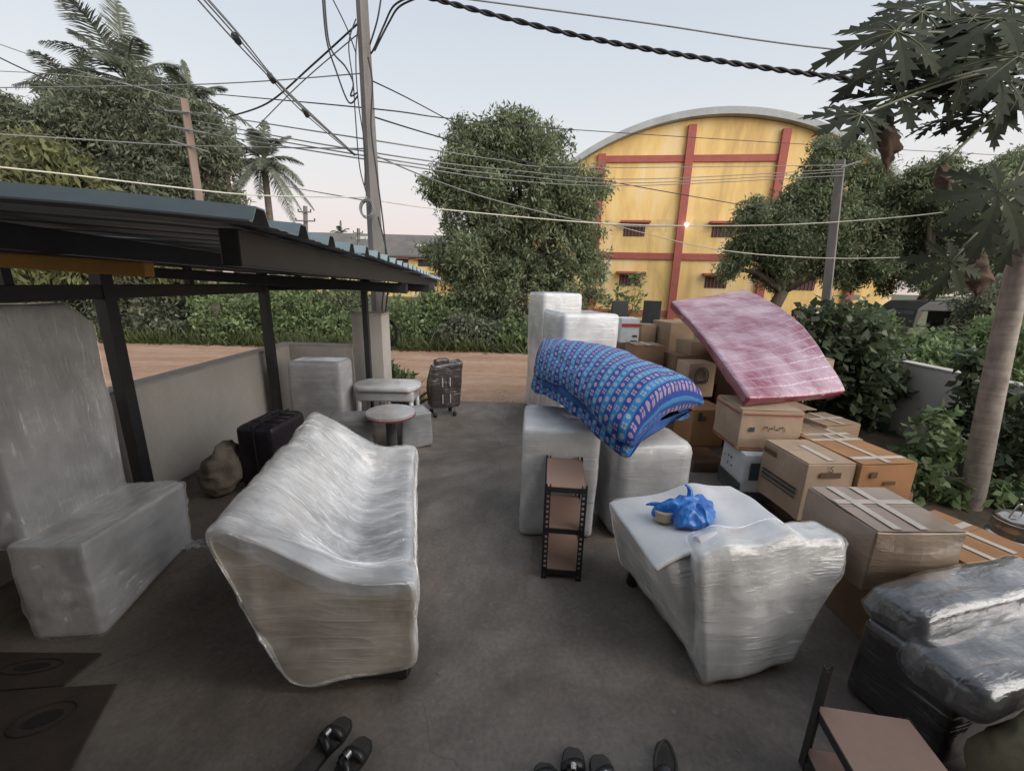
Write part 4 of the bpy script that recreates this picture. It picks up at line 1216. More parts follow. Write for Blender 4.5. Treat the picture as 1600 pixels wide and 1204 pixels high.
# ------------------------------------------------------------------ wrapped furniture, left side
def clear_film(name, stretch, rot=(0, 0, 0), lo_=0.07, hi_=0.27):
    """thin clear film: see-through, cloudy, with glints painted as white streaks, mirror-like on its creases"""
    t = NT(name)
    v = t.coord('Object', stretch, rot)
    vb = t.coord('Object', tuple(q * 0.9 for q in stretch), (rot[0] + 0.2, rot[1] - 0.2, rot[2] + 0.35))
    v2 = t.coord('Object', (1, 1, 1))
    a = t.noise(v, 2.2, 3, 0.55, 0.25)
    b = t.noise(v2, 3.0, 3, 0.55)
    k = t.math('ADD', t.math('MULTIPLY', a, 0.55), t.math('MULTIPLY', b, 0.45))
    hz = t.ramp(k, [(0.45, lo_), (0.66, hi_)])
    st_ = t.ramp(t.noise(v, 4.2, 2, 0.5, 0.2), [(0.61, 0.0), (0.72, 1.0)])
    st2 = t.ramp(t.noise(vb, 3.6, 2, 0.5, 0.2), [(0.63, 0.0), (0.73, 1.0)])
    gt = t.ramp(b, [(0.44, 0.0), (0.6, 1.0)])
    sk = t.math('MULTIPLY', t.math('MAXIMUM', st_, st2), gt)
    hz = t.math('MAXIMUM', hz, t.math('MULTIPLY', sk, 0.42))  # glint streaks painted white into the haze
    cr = t.math('ABSOLUTE', t.math('SUBTRACT', t.noise(v, 3.2, 3, 0.55, 0.4), 0.5))
    nrm = t.bump(t.math('ADD', t.math('MULTIPLY', cr, -1.6), t.math('ADD', t.math('MULTIPLY', sk, 0.5), t.math('MULTIPLY', a, 0.8))), 0.6, 0.017)
    tr, df, gl = t.n('ShaderNodeBsdfTransparent'), t.n('ShaderNodeBsdfDiffuse'), t.n('ShaderNodeBsdfGlossy')
    df.inputs['Color'].default_value = (0.86, 0.87, 0.88, 1)
    gl.inputs['Roughness'].default_value = 0.07
    fr_n = t.n('ShaderNodeFresnel'); fr_n.inputs['IOR'].default_value = 1.42
    for nd in (df, gl, fr_n): t.l(nrm, nd.inputs['Normal'])
    hv = t.n('ShaderNodeVectorMath', operation='SCALE'); hv.inputs[0].default_value = (0.86, 0.87, 0.88)
    t.l(hz, hv.inputs['Scale']); t.l(hv.outputs[0], df.inputs['Color'])
    gv = t.n('ShaderNodeVectorMath', operation='SCALE'); gv.inputs[0].default_value = (1, 1, 1)
    t.l(t.math('MINIMUM', t.math('MULTIPLY', fr_n.outputs[0], 0.75), 0.5), gv.inputs['Scale']); t.l(gv.outputs[0], gl.inputs['Color'])
    tr.inputs['Color'].default_value = (0.93, 0.93, 0.93, 1)
    m1, m2 = t.n('ShaderNodeAddShader'), t.n('ShaderNodeAddShader')
    t.l(tr.outputs[0], m1.inputs[0]); t.l(df.outputs[0], m1.inputs[1])
    t.l(m1.outputs[0], m2.inputs[0]); t.l(gl.outputs[0], m2.inputs[1])
    t.l(m2.outputs[0], t.out.inputs[0])
    t.t.nodes.remove(t.b)
    return t.m


def shell(src, name, off, amp, fvec, seed, mat, parent, loc=None, rotz=0.0, skew=None):
    """loose outer layer of stretch film round a wrapped piece"""
    me = src.copy()
    me.name = name
    me.materials.clear()
    for p in me.polygons: p.material_index = 0
    fv = np.array(fvec)
    def fn(co):
        q = co if skew is None else co @ skew
        r1 = 1 - np.abs(vnoise(q * fv, seed)) * 2.2
        r2 = 1 - np.abs(vnoise(q * fv * 2.1 + 3.3, seed + 1)) * 2.2
        g_ = np.clip(vnoise(q * 3.1 + 1.1, seed + 2) + 0.45, 0, 1)
        return off + g_ * amp * (np.clip(r1, 0, 1) ** 2 + 0.6 * np.clip(r2, 0, 1) ** 2)
    displace(me, fn)
    return link(name, me, mat, parent, loc, rotz, smooth=True)


M_CBOX = clear_film('box_clear_film', (1.6, 1.6, 12), (0.03, 0.03, 0))


def wrapped_box(name, label, cat, size, loc, rotz, mat, r=0.035, seed=1, amp=0.006, amp2=0.01, n=22, warp=None, group=None, freq=(5, 5, 14), film_=False):
    me = rbox(name, size, r, n, warp)
    displace(me, wrinkle(seed, amp, freq, amp2))
    o = link(name, me, mat, None, loc, rotz, smooth=True)
    z0 = min(v.co.z for v in me.vertices)
    for v in me.vertices: v.co.z -= z0
    if film_: shell(me, 'stretch_film', 0.003, 0.010, (4, 4, 12), seed + 3, M_CBOX, o)
    return tag(o, label, cat, group)


def tail(parent, mat, pts, wd, seed):
    """loose end of stretch film"""
    V, Fc = [], []
    P = catmull(pts, 12)
    rr = random.Random(seed)
    for i, p in enumerate(P):
        wv = wd * (1 - 0.5 * i / 11)
        for s in (-1, -0.33, 0.33, 1):
            V.append((p[0] + rr.uniform(-.004, .004), p[1] + s * wv, p[2] + rr.uniform(-.012, .012)))
    for i in range(11):
        for j in range(3): Fc.append((i * 4 + j, i * 4 + j + 1, (i + 1) * 4 + j + 1, (i + 1) * 4 + j))
    o = link('film_tail', mesh('film_tail', V, Fc), mat, parent, smooth=True)
    so = o.modifiers.new('t', 'SOLIDIFY'); so.thickness = 0.004
    return o


t = NT('clear_film')
n_ = t.noise(t.coord('Object', (4, 14, 4)), 4, 4, 0.6, 0.6)
t.set(Base_Color=(0.75, 0.76, 0.77), Roughness=0.2, Normal=t.bump(n_, 0.6, 0.02), Alpha=t.ramp(n_, [(0.4, 0.22), (0.68, 0.75)]), Specular_IOR_Level=0.6)
M_CLEAR = t.m

# two-seat sofa: sections from the near arm to the far arm, front edge to the right
sf = empty('wrapped_sofa', (-0.80, 2.25, 0))
tag(sf, 'two-seat sofa wrapped in white foam and shiny stretch film on the left of the yard', 'sofa')
FN, FF = Vector((-0.42, 1.56, 0)), Vector((-0.76, 2.98, 0))     # front edge, near and far
ax_l = (FF - FN).normalized()
ax_b = Vector((-0.998, -0.06, 0))                              # towards the back
SL = (FF - FN).length
def sec(s, pts):
    o = FN + ax_l * (SL * s) - sf.location
    k_ = 0.90 - 0.09 * s
    return [tuple(o + ax_b * (u * k_) + Vector((0, 0, z))) for u, z in pts]
ARM = [(0.02, 0.13), (0.0, 0.32), (-0.015, 0.56), (0.03, 0.61), (0.2, 0.605), (0.36, 0.63), (0.52, 0.71), (0.68, 0.80), (0.84, 0.87), (0.92, 0.87), (0.945, 0.80), (0.86, 0.55), (0.74, 0.3), (0.62, 0.06), (0.34, 0.095)]
MID = [(0.03, 0.09), (0.01, 0.3), (0.0, 0.50), (0.04, 0.55), (0.2, 0.52), (0.36, 0.52), (0.50, 0.62), (0.66, 0.77), (0.80, 0.88), (0.90, 0.89), (0.94, 0.80), (0.87, 0.55), (0.76, 0.3), (0.64, 0.08), (0.34, 0.09)]
ARM0 = [(0.4 + (u - 0.4) * 0.97, 0.42 + (z - 0.42) * 0.965) for u, z in ARM]
FAR = [(u, z + (0.02 if z > 0.5 else 0)) for u, z in ARM]
rings = [sec(-0.012, ARM0), sec(0.0, ARM), sec(0.06, ARM), sec(0.16, MID), sec(0.35, MID), sec(0.65, MID), sec(0.84, MID), sec(0.93, FAR), sec(1.0, FAR), sec(1.012, ARM0)]
me = loft('sofa_body', rings, 140, 150, 20)
def sofa_folds(co):
    l_ = co @ np.array(ax_l); b_ = co @ np.array(ax_b)
    q = np.stack([l_ * 11 + b_ * 2.0, b_ * 1.6, co[:, 2] * 2.0], 1)
    q2 = np.stack([l_ * 21 - b_ * 3.0, b_ * 2.2, co[:, 2] * 5], 1)
    rdg = 1 - np.abs(vnoise(q, 21)) * 2
    return 0.008 * rdg + 0.004 * vnoise(q2, 22) + 0.010 * vnoise(co * 3, 23)
displace(me, sofa_folds)
so_ = link('wrapped_body', me, [F_SOFA, F_ARM], sf, smooth=True)
_o = Vector(sec(0.0, [(0.0, 0.0)])[0])
_u = np.array([q[0] for q in ARM[3:10]]); _z = np.array([q[1] for q in ARM[3:10]])
for p in me.polygons:                                           # upholstery shows through the film on the near arm end, below the foam lip
    d_ = p.center - _o
    if d_.dot(Vector((-0.06, 0.998, 0))) < 0.03 and p.normal.y < -0.3:
        u_ = d_.dot(ax_b)
        if p.center.z < np.interp(u_, _u, _z) - 0.045 - 0.03 * math.sin(u_ * 4.0): p.material_index = 1
_sk = np.array([[ax_b.x, ax_l.x, 0], [ax_b.y, ax_l.y, 0], [0, 0, 1.0]])
shell(me, 'stretch_film', 0.004, 0.016, (2.2, 12, 7), 25, clear_film('sofa_clear_film', (1.2, 11, 4), (0, 0, -0.24)), sf, skew=_sk)
tail(sf, M_CLEAR, [sec(0.06, [(0.86, 0.80)])[0], sec(0.06, [(0.98, 0.76)])[0], sec(0.07, [(1.06, 0.735)])[0], sec(0.07, [(1.12, 0.72)])[0]], 0.07, 3)
for s, u in ((0.05, 0.08), (0.05, 0.62), (0.95, 0.08), (0.95, 0.62)):
    p = sec(s, [(u, 0.0)])[0]
    MB().lathe([(0.035, 0.0), (0.045, 0.02), (0.045, 0.075), (0.03, 0.095)], p, 14).build('foot', M_RUBBER, sf, smooth=True)
MB().bar(Vector(sec(0.015, [(0.05, 0.075)])[0]), Vector(sec(0.015, [(0.6, 0.075)])[0]), 0.03, 0.06).build('base_rail', M_STEEL, sf)
# high-backed seat at the far left
F_HB = film('high_back_film', (0.40, 0.40, 0.405), (0.60, 0.60, 0.60), (3, 3, 6), bump=0.2, streak=0.3)
hb = empty('wrapped_high_back_chair', (-2.42, 2.2, 0))
tag(hb, 'tall high-backed seat wrapped in grey foam and film beside the carport post', 'chair')
def HB(x, y, z): return (x + 2.42, y - 2.2, z)
sz_ = (0.4, 0.84, 0.58)
me = rbox('seat', sz_, 0.03, 42, hexwarp([HB(-2.47, 1.75, 0.01), HB(-2.15, 1.79, 0.01), HB(-2.30, 2.60, 0.01), HB(-2.72, 2.57, 0.01), HB(-2.50, 1.75, 0.575), HB(-2.12, 1.77, 0.585), HB(-2.25, 2.58, 0.505), HB(-2.74, 2.56, 0.50)], sz_))
displace(me, wrinkle(5, 0.006, (4, 4, 8), 0.010))
link('seat', me, F_HB, hb, smooth=True)
shell(me, 'stretch_film', 0.003, 0.013, (9, 4, 7), 65, clear_film('seat_clear_film', (5, 2.0, 5), (0, 0, 0.3)), hb)
sz_ = (0.16, 0.80, 1.2)
def wb(V):
    W = hexwarp([HB(-2.64, 1.80, 0.50), HB(-2.46, 1.82, 0.50), HB(-2.65, 2.58, 0.46), HB(-2.82, 2.56, 0.46), HB(-2.66, 1.84, 1.73), HB(-2.50, 1.86, 1.73), HB(-2.66, 2.62, 1.72), HB(-2.80, 2.60, 1.72)], sz_)(V)
    s_ = V[:, 2] / 1.2
    W[:, 2] -= 0.15 * np.clip((V[:, 1] - 0.22) / 0.18, 0, 1) * np.clip((s_ - 0.8) / 0.2, 0, 1)
    return W
me = rbox('backrest', sz_, 0.035, 44, wb)
displace(me, wrinkle(6, 0.004, (3, 3, 10), 0.010))
link('backrest', me, F_HB, hb, smooth=True)
shell(me, 'stretch_film', 0.003, 0.009, (5, 9, 4), 67, clear_film('back_clear_film', (3, 9, 1.6), (0, 0, 0), 0.02, 0.12), hb)

# big upright wrapped panel carton, suitcases, tables at the back left
wrapped_box('wrapped_cabinet', 'upright wrapped cabinet standing in the corner by the low wall', 'cabinet', (0.68, 0.34, 0.90), (-2.43, 5.06, 0), math.radians(-3), F_GREY, 0.05, 7, 0.006, 0.012)
ts = empty('wrapped_table', (-1.62, 5.2, 0))
tag(ts, 'low oval table wrapped in film between the cabinet and the gate opening', 'table')
me = rbox('tabletop', (0.86, 0.5, 0.07), 0.03, 16, lambda V: V * np.stack([1 - 0.25 * (np.abs(V[:, 1]) / 0.25) ** 2, np.ones(len(V)), np.ones(len(V))], 1))
displace(me, wrinkle(8, 0.004, (6, 6, 6), 0.006))
link('tabletop', me, F_WHITE, ts, (0, 0, 0.52), smooth=True)
me = rbox('apron', (0.74, 0.40, 0.15), 0.03, 14)
displace(me, wrinkle(9, 0.006, (6, 6, 6), 0.008))
link('apron', me, F_GREY, ts, (0, 0, 0.38), smooth=True)
for x, y in ((-0.33, -0.16), (0.33, -0.16), (-0.33, 0.16), (0.33, 0.16)):
    MB().tube([(x * 1.05, y * 1.05, 0), (x, y, 0.40)], [0.022, 0.03], 8).build('leg', F_WHITE, ts, smooth=True)
for k in range(5):
    MB().tube([(-0.1 + 0.09 * k, -0.17, 0.12), (-0.06 + 0.09 * k, -0.17, 0.40)], 0.006, 5).build('wire_bar', M_WIRE, ts)
MB().tube([(-0.32, -0.17, 0.14), (0.32, -0.17, 0.14)], 0.008, 5).build('stretcher', M_WIRE, ts)

wrapped_box('wrapped_ottoman', 'dark film-wrapped cube ottoman in front of the corner cabinet', 'ottoman', (0.48, 0.44, 0.42), (-1.76, 4.28, 0), math.radians(14), film('ottoman_film', (0.16, 0.16, 0.165), (0.27, 0.27, 0.275), bump=0.5, streak=0.3), 0.03, 11, 0.008, 0.012)
wrapped_box('wrapped_ottoman', 'pale film-wrapped cube ottoman behind the round stool', 'ottoman', (0.36, 0.36, 0.42), (-1.16, 4.60, 0), math.radians(28), film('ottoman_film_pale', (0.27, 0.27, 0.28), (0.42, 0.42, 0.43), bump=0.4, streak=0.3), 0.025, 12, 0.006, 0.01)
st = empty('round_stool', (-1.30, 4.20, 0))
tag(st, 'round-topped pedestal stool wrapped in film', 'stool')
mb = MB().lathe([(0.02, 0.485), (0.25, 0.485), (0.262, 0.495), (0.262, 0.52), (0.25, 0.53), (0.02, 0.532)], n=40)
mb.build('top', film('stool_film', (0.40, 0.38, 0.37), (0.60, 0.58, 0.57), (6, 2, 2), bump=0.5, streak=0.5), st, smooth=False)
MB().lathe([(0.255, 0.478), (0.264, 0.480), (0.264, 0.494), (0.255, 0.496)], n=40).build('rim', M_INKR, st)
mb = MB().lathe([(0.07, 0.0), (0.06, 0.1), (0.055, 0.25), (0.06, 0.40), (0.08, 0.484)], n=18)
mb.build('pedestal', F_DARK, st, smooth=True)
MB().lathe([(0.02, 0.0), (0.20, 0.0), (0.20, 0.02), (0.08, 0.045), (0.02, 0.05)], n=30).build('base', F_DARK, st, smooth=True)

# wrapped rolling chair by the gate
oc = empty('wrapped_rolling_chair', (-1.0, 5.72, 0), math.radians(25))
tag(oc, 'folded black rolling chair bundled in film at the edge of the dirt road', 'chair')
def wo_(V):
    V = V.copy(); s = V[:, 2] / 0.66
    V[:, 0] += 0.06 * (s - 0.5) ** 2 + 0.05 * s
    V[:, 1] *= 1 - 0.25 * (s - 0.4) ** 2
    V[:, 2] += 0.10 * V[:, 0] * s
    return V
me = rbox('bundle', (0.46, 0.26, 0.66), 0.06, 20, wo_)
displace(me, wrinkle(14, 0.016, (6, 6, 9), 0.025, 4))
link('bundle', me, F_BROWN, oc, (0, 0, 0.12), smooth=True)
me = rbox('headrest', (0.22, 0.10, 0.10), 0.03, 10)
displace(me, wrinkle(15, 0.01, (6, 6, 9), 0.015))
link('headrest', me, F_BROWN, oc, (-0.02, -0.03, 0.74), smooth=True)
for x in (-0.02, 0.03):
    for z in (0.52, 0.28):
        MB().box((x * 2.2, -0.165, z), (0.014, 0.01, 0.13)).build('strap', M_WALLTOP, oc)
for x, y in ((0.14, -0.12), (-0.14, -0.1), (0.14, 0.12), (-0.14, 0.12)):
    MB().tube([(x - 0.02, y, 0.035), (x + 0.02, y, 0.035)], 0.035, 14).build('castor', M_RUBBER, oc, bevel=0.006)
    MB().tube([(x, y, 0.06), (x, y, 0.14)], 0.012, 8).build('castor_stem', M_CHROME, oc)

sc_ = empty('suitcase', (-2.20, 3.56, 0), math.radians(-4))
tag(sc_, 'large black ribbed suitcase standing behind the wrapped sofa', 'suitcase')
me = rbox('shell', (0.34, 0.52, 0.60), 0.05, 18)
displace(me, lambda co: 0.006 * np.sign(np.sin(co[:, 1] * 60)) * (np.abs(co[:, 0]) < 0.13))
link('shell', me, M_SUIT, sc_, (0, 0, 0.04), smooth=True)
MB().tube(catmull([(-0.0, -0.14, 0.64), (0, -0.1, 0.675), (0, 0.1, 0.675), (0, 0.14, 0.64)], 12), 0.012, 8).build('handle', M_RUBBER, sc_, smooth=True)
MB().box((0.0, 0, 0.345), (0.012, 0.528, 0.607)).build('zip_band', M_RUBBER, sc_)
for x, y in ((-0.12, -0.2), (0.12, -0.2), (-0.12, 0.2), (0.12, 0.2)):
    MB().tube([(x - 0.015, y, 0.025), (x + 0.015, y, 0.025)], 0.025, 12).build('wheel', M_RUBBER, sc_)

def sack(name, label, mat, c, size, seed, lean=(0, 0), cat='sack'):
    rr = np.random.default_rng(seed)
    rings = []
    lv = [(0, 0.75), (0.12, 1.0), (0.4, 1.02), (0.65, 0.85), (0.85, 0.55), (1.0, 0.35)]
    for s, wv in lv:
        ring = []
        for k in range(10):
            a = 2 * math.pi * k / 10
            q = wv * (1 + rr.uniform(-.14, .14))
            ring.append((math.cos(a) * size[0] / 2 * q + lean[0] * s, math.sin(a) * size[1] / 2 * q + lean[1] * s, s * size[2]))
        rings.append(ring)
    me = loft(name, rings, 60, 64, 6)
    displace(me, lambda co: 0.022 * (1 - 2.2 * np.abs(vnoise(co * np.array([7, 7, 4.5]), seed))) + 0.012 * (1 - 2 * np.abs(vnoise(co * 14, seed + 1))) + 0.03 * vnoise(co * 4, seed + 2))
    z0 = min(v.co.z for v in me.vertices)
    for v in me.vertices: v.co.z -= z0
    o = link(name, me, mat, None, c, smooth=True)
    return tag(o, label, cat)
sack('cloth_sack', 'slumped beige cloth sack against the wall beside the suitcase', M_SACK, (-2.60, 3.34, 0), (0.30, 0.30, 0.42), 31, (0.12, 0.03))

# ------------------------------------------------------------------ right side: wrapped appliances
def corner_box(name, label, cat, bx, by, yaw, w_, d_, h_, seed):
    a_ = math.radians(yaw); X_, Y_ = Vector((math.cos(a_), math.sin(a_), 0)), Vector((-math.sin(a_), math.cos(a_), 0))
    return wrapped_box(name, label, cat, (w_, d_, h_), Vector((bx, by, 0)) + X_ * w_ / 2 + Y_ * d_ / 2, a_, F_WHITE, 0.045, seed, 0.007, 0.012, 26)
corner_box('wrapped_refrigerator', 'tall white film-wrapped refrigerator, the nearer and wider of the two tall ones', 'refrigerator', 0.53, 4.38, 12, 0.64, 0.78, 1.585, 41)
corner_box('wrapped_wardrobe', 'taller narrow foam-wrapped cabinet standing behind the wrapped refrigerator', 'cabinet', 0.39, 5.6, 13, 0.56, 0.78, 1.77, 42)
wrapped_box('wrapped_washing_machine', 'white film-wrapped washing machine under the left end of the blue quilt', 'washing machine', (0.56, 0.64, 0.87), (0.385, 3.10, 0), math.radians(-3), F_WHITE, 0.04, 43, 0.006, 0.01, 24)
wrapped_box('wrapped_drum', 'grey film-wrapped appliance under the drooping end of the blue quilt', 'appliance', (0.62, 0.46, 0.78), (1.05, 3.02, 0), math.radians(8), F_GREY, 0.09, 44, 0.006, 0.012, 24)

# folded quilt
t = NT('blue_quilt_print')
uvn = t.n('ShaderNodeUVMap')
sp_ = t.n('ShaderNodeSeparateXYZ')
t.l(uvn.outputs[0], sp_.inputs[0])
U_, V_ = sp_.outputs['X'], sp_.outputs['Y']
NB = 27.0
row = t.math('MULTIPLY', U_, NB)
rowi = t.math('FLOOR', row)
par = t.math('MODULO', rowi, 2.0)
fu = t.math('SUBTRACT', t.math('FRACT', row), 0.5)
colv = t.math('ADD', t.math('MULTIPLY', V_, 38.0), t.math('MULTIPLY', rowi, 0.5))
coli = t.math('FLOOR', colv)
fv = t.math('SUBTRACT', t.math('FRACT', colv), 0.5)
au, av = t.math('ABSOLUTE', fu), t.math('ABSOLUTE', fv)
def sq(x): return t.math('MULTIPLY', x, x)
d4 = t.math('SQRT', t.math('ADD', sq(t.math('SUBTRACT', au, 0.17)), sq(t.math('SUBTRACT', av, 0.17))))
petal = t.math('LESS_THAN', d4, 0.145)
dc = t.math('SQRT', t.math('ADD', sq(fu), sq(fv)))
blob = t.math('LESS_THAN', dc, 0.30)
wn = t.n('ShaderNodeTexWhiteNoise', noise_dimensions='2D')
cb = t.n('ShaderNodeCombineXYZ')
t.l(rowi, cb.inputs[0]); t.l(coli, cb.inputs[1]); t.l(cb.outputs[0], wn.inputs['Vector'])
alt = t.math('MODULO', t.math('ABSOLUTE', coli), 2.0)
motif = t.math('ADD', t.math('MULTIPLY', petal, alt), t.math('MULTIPLY', blob, t.math('SUBTRACT', 1.0, alt)))
basec = t.mix(par, (0.022, 0.058, 0.265), (0.04, 0.20, 0.43))
mcol = t.mix(par, (0.46, 0.31, 0.36), (0.31, 0.37, 0.43))
fade = t.noise(t.coord('UV', (6, 6, 6)), 3, 4)
col = t.mix(t.math('MULTIPLY', motif, t.math('MULTIPLY_ADD', wn.outputs['Value'], 0.3, 0.65)), basec, mcol)
t.set(Base_Color=col, Roughness=0.85, Specular_IOR_Level=0.15, Normal=t.bump(t.math('ADD', fade, t.noise(t.coord('Object'), 22, 4)), 0.35, 0.02), Sheen_Weight=0.1)
M_QUILT = t.m
M_QIN = plain('quilt_lining', (0.05, 0.13, 0.36), (0.02, 0.06, 0.22), 6, 0.85, 0.4, 20)
qe = empty('folded_quilt', (0.6, 3.2, 0.88))
tag(qe, 'thick blue quilt printed with pink and white flowers, folded over the wrapped appliances', 'quilt')
Q0 = Vector((0.25, 3.92, 0.95)); Q1 = Vector((1.08, 2.62, 0.87))
def quilt(nl, thick, z_off, inset, width, u0, u1, name, mat, seed, parent):
    """thick padded slab, folded round at the left long side and draped at both ends"""
    NL, NW = nl, 64
    V, UV = [], []
    ax = (Q1 - Q0); 
    for i in range(NL):
        s = u0 + (u1 - u0) * i / (NL - 1)
        c = Q0 + ax * s
        wdir = Vector((0.18 + 0.50 * s, 0.96 - 0.28 * s, 0)).normalized()
        wl = width * (0.94 + 0.14 * s) * (1 - 0.14 * (1 - min((s - u0) / 0.12, 1)) ** 2 - 0.14 * (1 - min((u1 - s) / 0.12, 1)) ** 2)
        crown_ = 0.12 * math.sin(math.pi * min(max(s * 0.8 + 0.12, 0), 1)) + 0.04
        endr = min(math.sqrt(max(0.0, 1 - (1 - min((s - u0) / 0.07, 1)) ** 2)), math.sqrt(max(0.0, 1 - (1 - min((u1 - s) / 0.05, 1)) ** 2))) * 0.85 + 0.15
        for k in range(NW):
            a = 2 * math.pi * k / NW
            ca, sa = math.cos(a), math.sin(a)
            e = 0.48
            x = math.copysign(abs(ca) ** e, ca); z = math.copysign(abs(sa) ** 0.7, sa)
            hw = wl / 2 - inset
            sag = -0.10 * (x * x) - 0.05 * max(-x, 0) ** 2 * s
            h = thick / 2 * (1.0 - 0.25 * abs(x) ** 3) * endr
            p = c + wdir * (hw * x) + Vector((0, 0, z_off + h * z + crown_ + sag))
            V.append(p - qe.location)
            UV.append((s, (k / NW)))
        if i == NL // 2:
            last = [Vector(q) for q in V[-NW:]]
            seg_ = [0.0]
            for k in range(NW): seg_.append(seg_[-1] + (last[(k + 1) % NW] - last[k]).length)
            arc = [q / seg_[-1] for q in seg_]
    V = np.array([tuple(v) for v in V])
    Fc = [(i * NW + k, i * NW + (k + 1) % NW, (i + 1) * NW + (k + 1) % NW, (i + 1) * NW + k) for i in range(NL - 1) for k in range(NW)]
    Fc.append(tuple(range(NW - 1, -1, -1)))
    Fc.append(tuple((NL - 1) * NW + k for k in range(NW)))
    me = mesh(name, V, Fc)
    bm = bmesh.new(); bm.from_mesh(me); bmesh.ops.recalc_face_normals(bm, faces=bm.faces); bm.to_mesh(me); bm.free()
    lay = me.uv_layers.new(name='UVMap')
    for p in me.polygons:
        ks = [me.loops[l].vertex_index % NW for l in p.loop_indices]
        wrap = max(ks) - min(ks) > NW / 2
        for l in p.loop_indices:
            vi = me.loops[l].vertex_index
            if vi >= NL * NW: continue
            i, k = divmod(vi, NW)
            kk = k + NW if (wrap and k < NW / 2) else k
            lay.data[l].uv = (u0 + (u1 - u0) * i / (NL - 1), arc[kk] if kk <= NW else arc[kk - NW] + 1.0)
    def tuft(co):
        a = vnoise(co * 4.5, seed); b = vnoise(co * np.array([9, 9, 9]), seed + 3)
        return 0.022 * a + 0.008 * b - 0.016 * np.exp(-(vnoise(co * 3.2 + 7, seed + 5) / 0.12) ** 2)
    displace(me, tuft)
    return link(name, me, mat, parent, smooth=True)
quilt(64, 0.25, 0.225, 0.0, 1.06, 0.0, 1.0, 'top_layer', M_QUILT, 1, qe)
quilt(56, 0.20, 0.08, 0.01, 1.03, 0.015, 0.965, 'lower_layer', M_QUILT, 5, qe)
quilt(48, 0.17, 0.145, 0.02, 1.02, 0.05, 0.985, 'lining_layer', M_QIN, 9, qe)

# ------------------------------------------------------------------ armchair seen from behind
ac = empty('wrapped_armchair', (1.15, 2.0, 0))
tag(ac, 'single armchair wrapped in pale foam and film with its back turned to the house', 'armchair')
def P2(x, y, z): return (x - 1.15, y - 2.0, z)
F_CHAIR = film('armchair_film', (0.50, 0.495, 0.485), (0.72, 0.715, 0.70), (1.3, 1.3, 8), (0.1, 0.1, 0), bump=0.5, streak=0.45, coat=0.9)
sz_ = (0.8, 0.7, 0.5)
me = rbox('seat_body', sz_, 0.05, 46, hexwarp([P2(0.97, 1.68, 0.06), P2(1.44, 1.72, 0.06), P2(1.52, 2.46, 0.06), P2(0.75, 2.44, 0.06), P2(0.76, 1.74, 0.585), P2(1.60, 1.95, 0.585), P2(1.54, 2.52, 0.585), P2(0.63, 2.36, 0.585)], sz_))
displace(me, wrinkle(52, 0.012, (7, 7, 4), 0.016, 3))
link('seat_body', me, F_CHAIR, ac, smooth=True)
M_CF = clear_film('armchair_clear_film', (2.0, 2.0, 7), (0.2, 0.25, 0))
shell(me, 'stretch_film', 0.003, 0.014, (5, 5, 9), 55, M_CF, ac)
sz_ = (0.8, 0.2, 0.6)
def bkw(V):
    W = hexwarp([P2(0.97, 1.585, 0.004), P2(1.46, 1.67, 0.07), P2(1.50, 1.90, 0.07), P2(0.97, 1.84, 0.03), P2(0.90, 1.70, 0.665), P2(1.735, 1.86, 0.675), P2(1.70, 2.04, 0.665), P2(0.93, 1.90, 0.65)], sz_)(V)
    s_ = V[:, 2] / 0.6; a_ = V[:, 0] / 0.8 + 0.5
    W[:, 0] += 0.10 * a_ * np.sin(np.pi * s_) * s_                      # fuller near the top right
    W[:, 2] += s_ ** 4 * (0.05 * np.exp(-((a_ - 0.62) / 0.16) ** 2) + 0.035 * np.exp(-((a_ - 0.2) / 0.12) ** 2) - 0.02 * np.exp(-((a_ - 0.72) / 0.05) ** 2))
    W[:, 1] -= 0.02 * np.sin(np.pi * a_) * np.sin(np.pi * s_)
    return W
me = rbox('backrest', sz_, 0.035, 50, bkw)
displace(me, wrinkle(53, 0.010, (7, 7, 4), 0.012, 4))
link('backrest', me, F_CHAIR, ac, smooth=True)
shell(me, 'stretch_film', 0.003, 0.014, (4, 4, 10), 57, M_CF, ac)
for x, y in ((1.02, 1.72), (1.42, 1.8), (0.82, 2.3), (1.45, 2.35)):
    MB().lathe([(0.03, 0.0), (0.035, 0.01), (0.03, 0.075)], P2(x, y, 0), 12).build('foot', M_RUBBER, ac)

# foam sheet over the arms
NX, NY = 40, 34
c00, c10, c11, c01 = Vector((0.72, 1.70, 0.60)), Vector((1.50, 1.98, 0.63)), Vector((1.44, 2.44, 0.63)), Vector((0.62, 2.28, 0.62))
V = []
for j in range(NY):
    for i in range(NX):
        a, b = i / (NX - 1), j / (NY - 1)
        p = c00.lerp(c10, a).lerp(c01.lerp(c11, a), b)
        V.append((p.x, p.y, p.z - 0.05 * (1 - a) ** 6 + 0.012 * math.sin(a * 7 + b * 3) + 0.03 * math.exp(-((a - 0.62) / 0.12) ** 2)))
V = np.array(V)
V[:, 2] += 0.006 * vnoise(V * 9, 3) + 0.012 * vnoise(V * 4, 4)
Fc = [(j * NX + i, j * NX + i + 1, (j + 1) * NX + i + 1, (j + 1) * NX + i) for j in range(NY - 1) for i in range(NX - 1)]
fo = link('foam_sheet', mesh('foam_sheet', V, Fc), M_FOAM, smooth=True)
tag(fo, 'thick white foam sheet laid across the arms of the wrapped armchair', 'foam sheet')
so = fo.modifiers.new('t', 'SOLIDIFY'); so.thickness, so.offset = 0.03, 1
bv = fo.modifiers.new('b', 'BEVEL'); bv.width, bv.segments = 0.012, 3

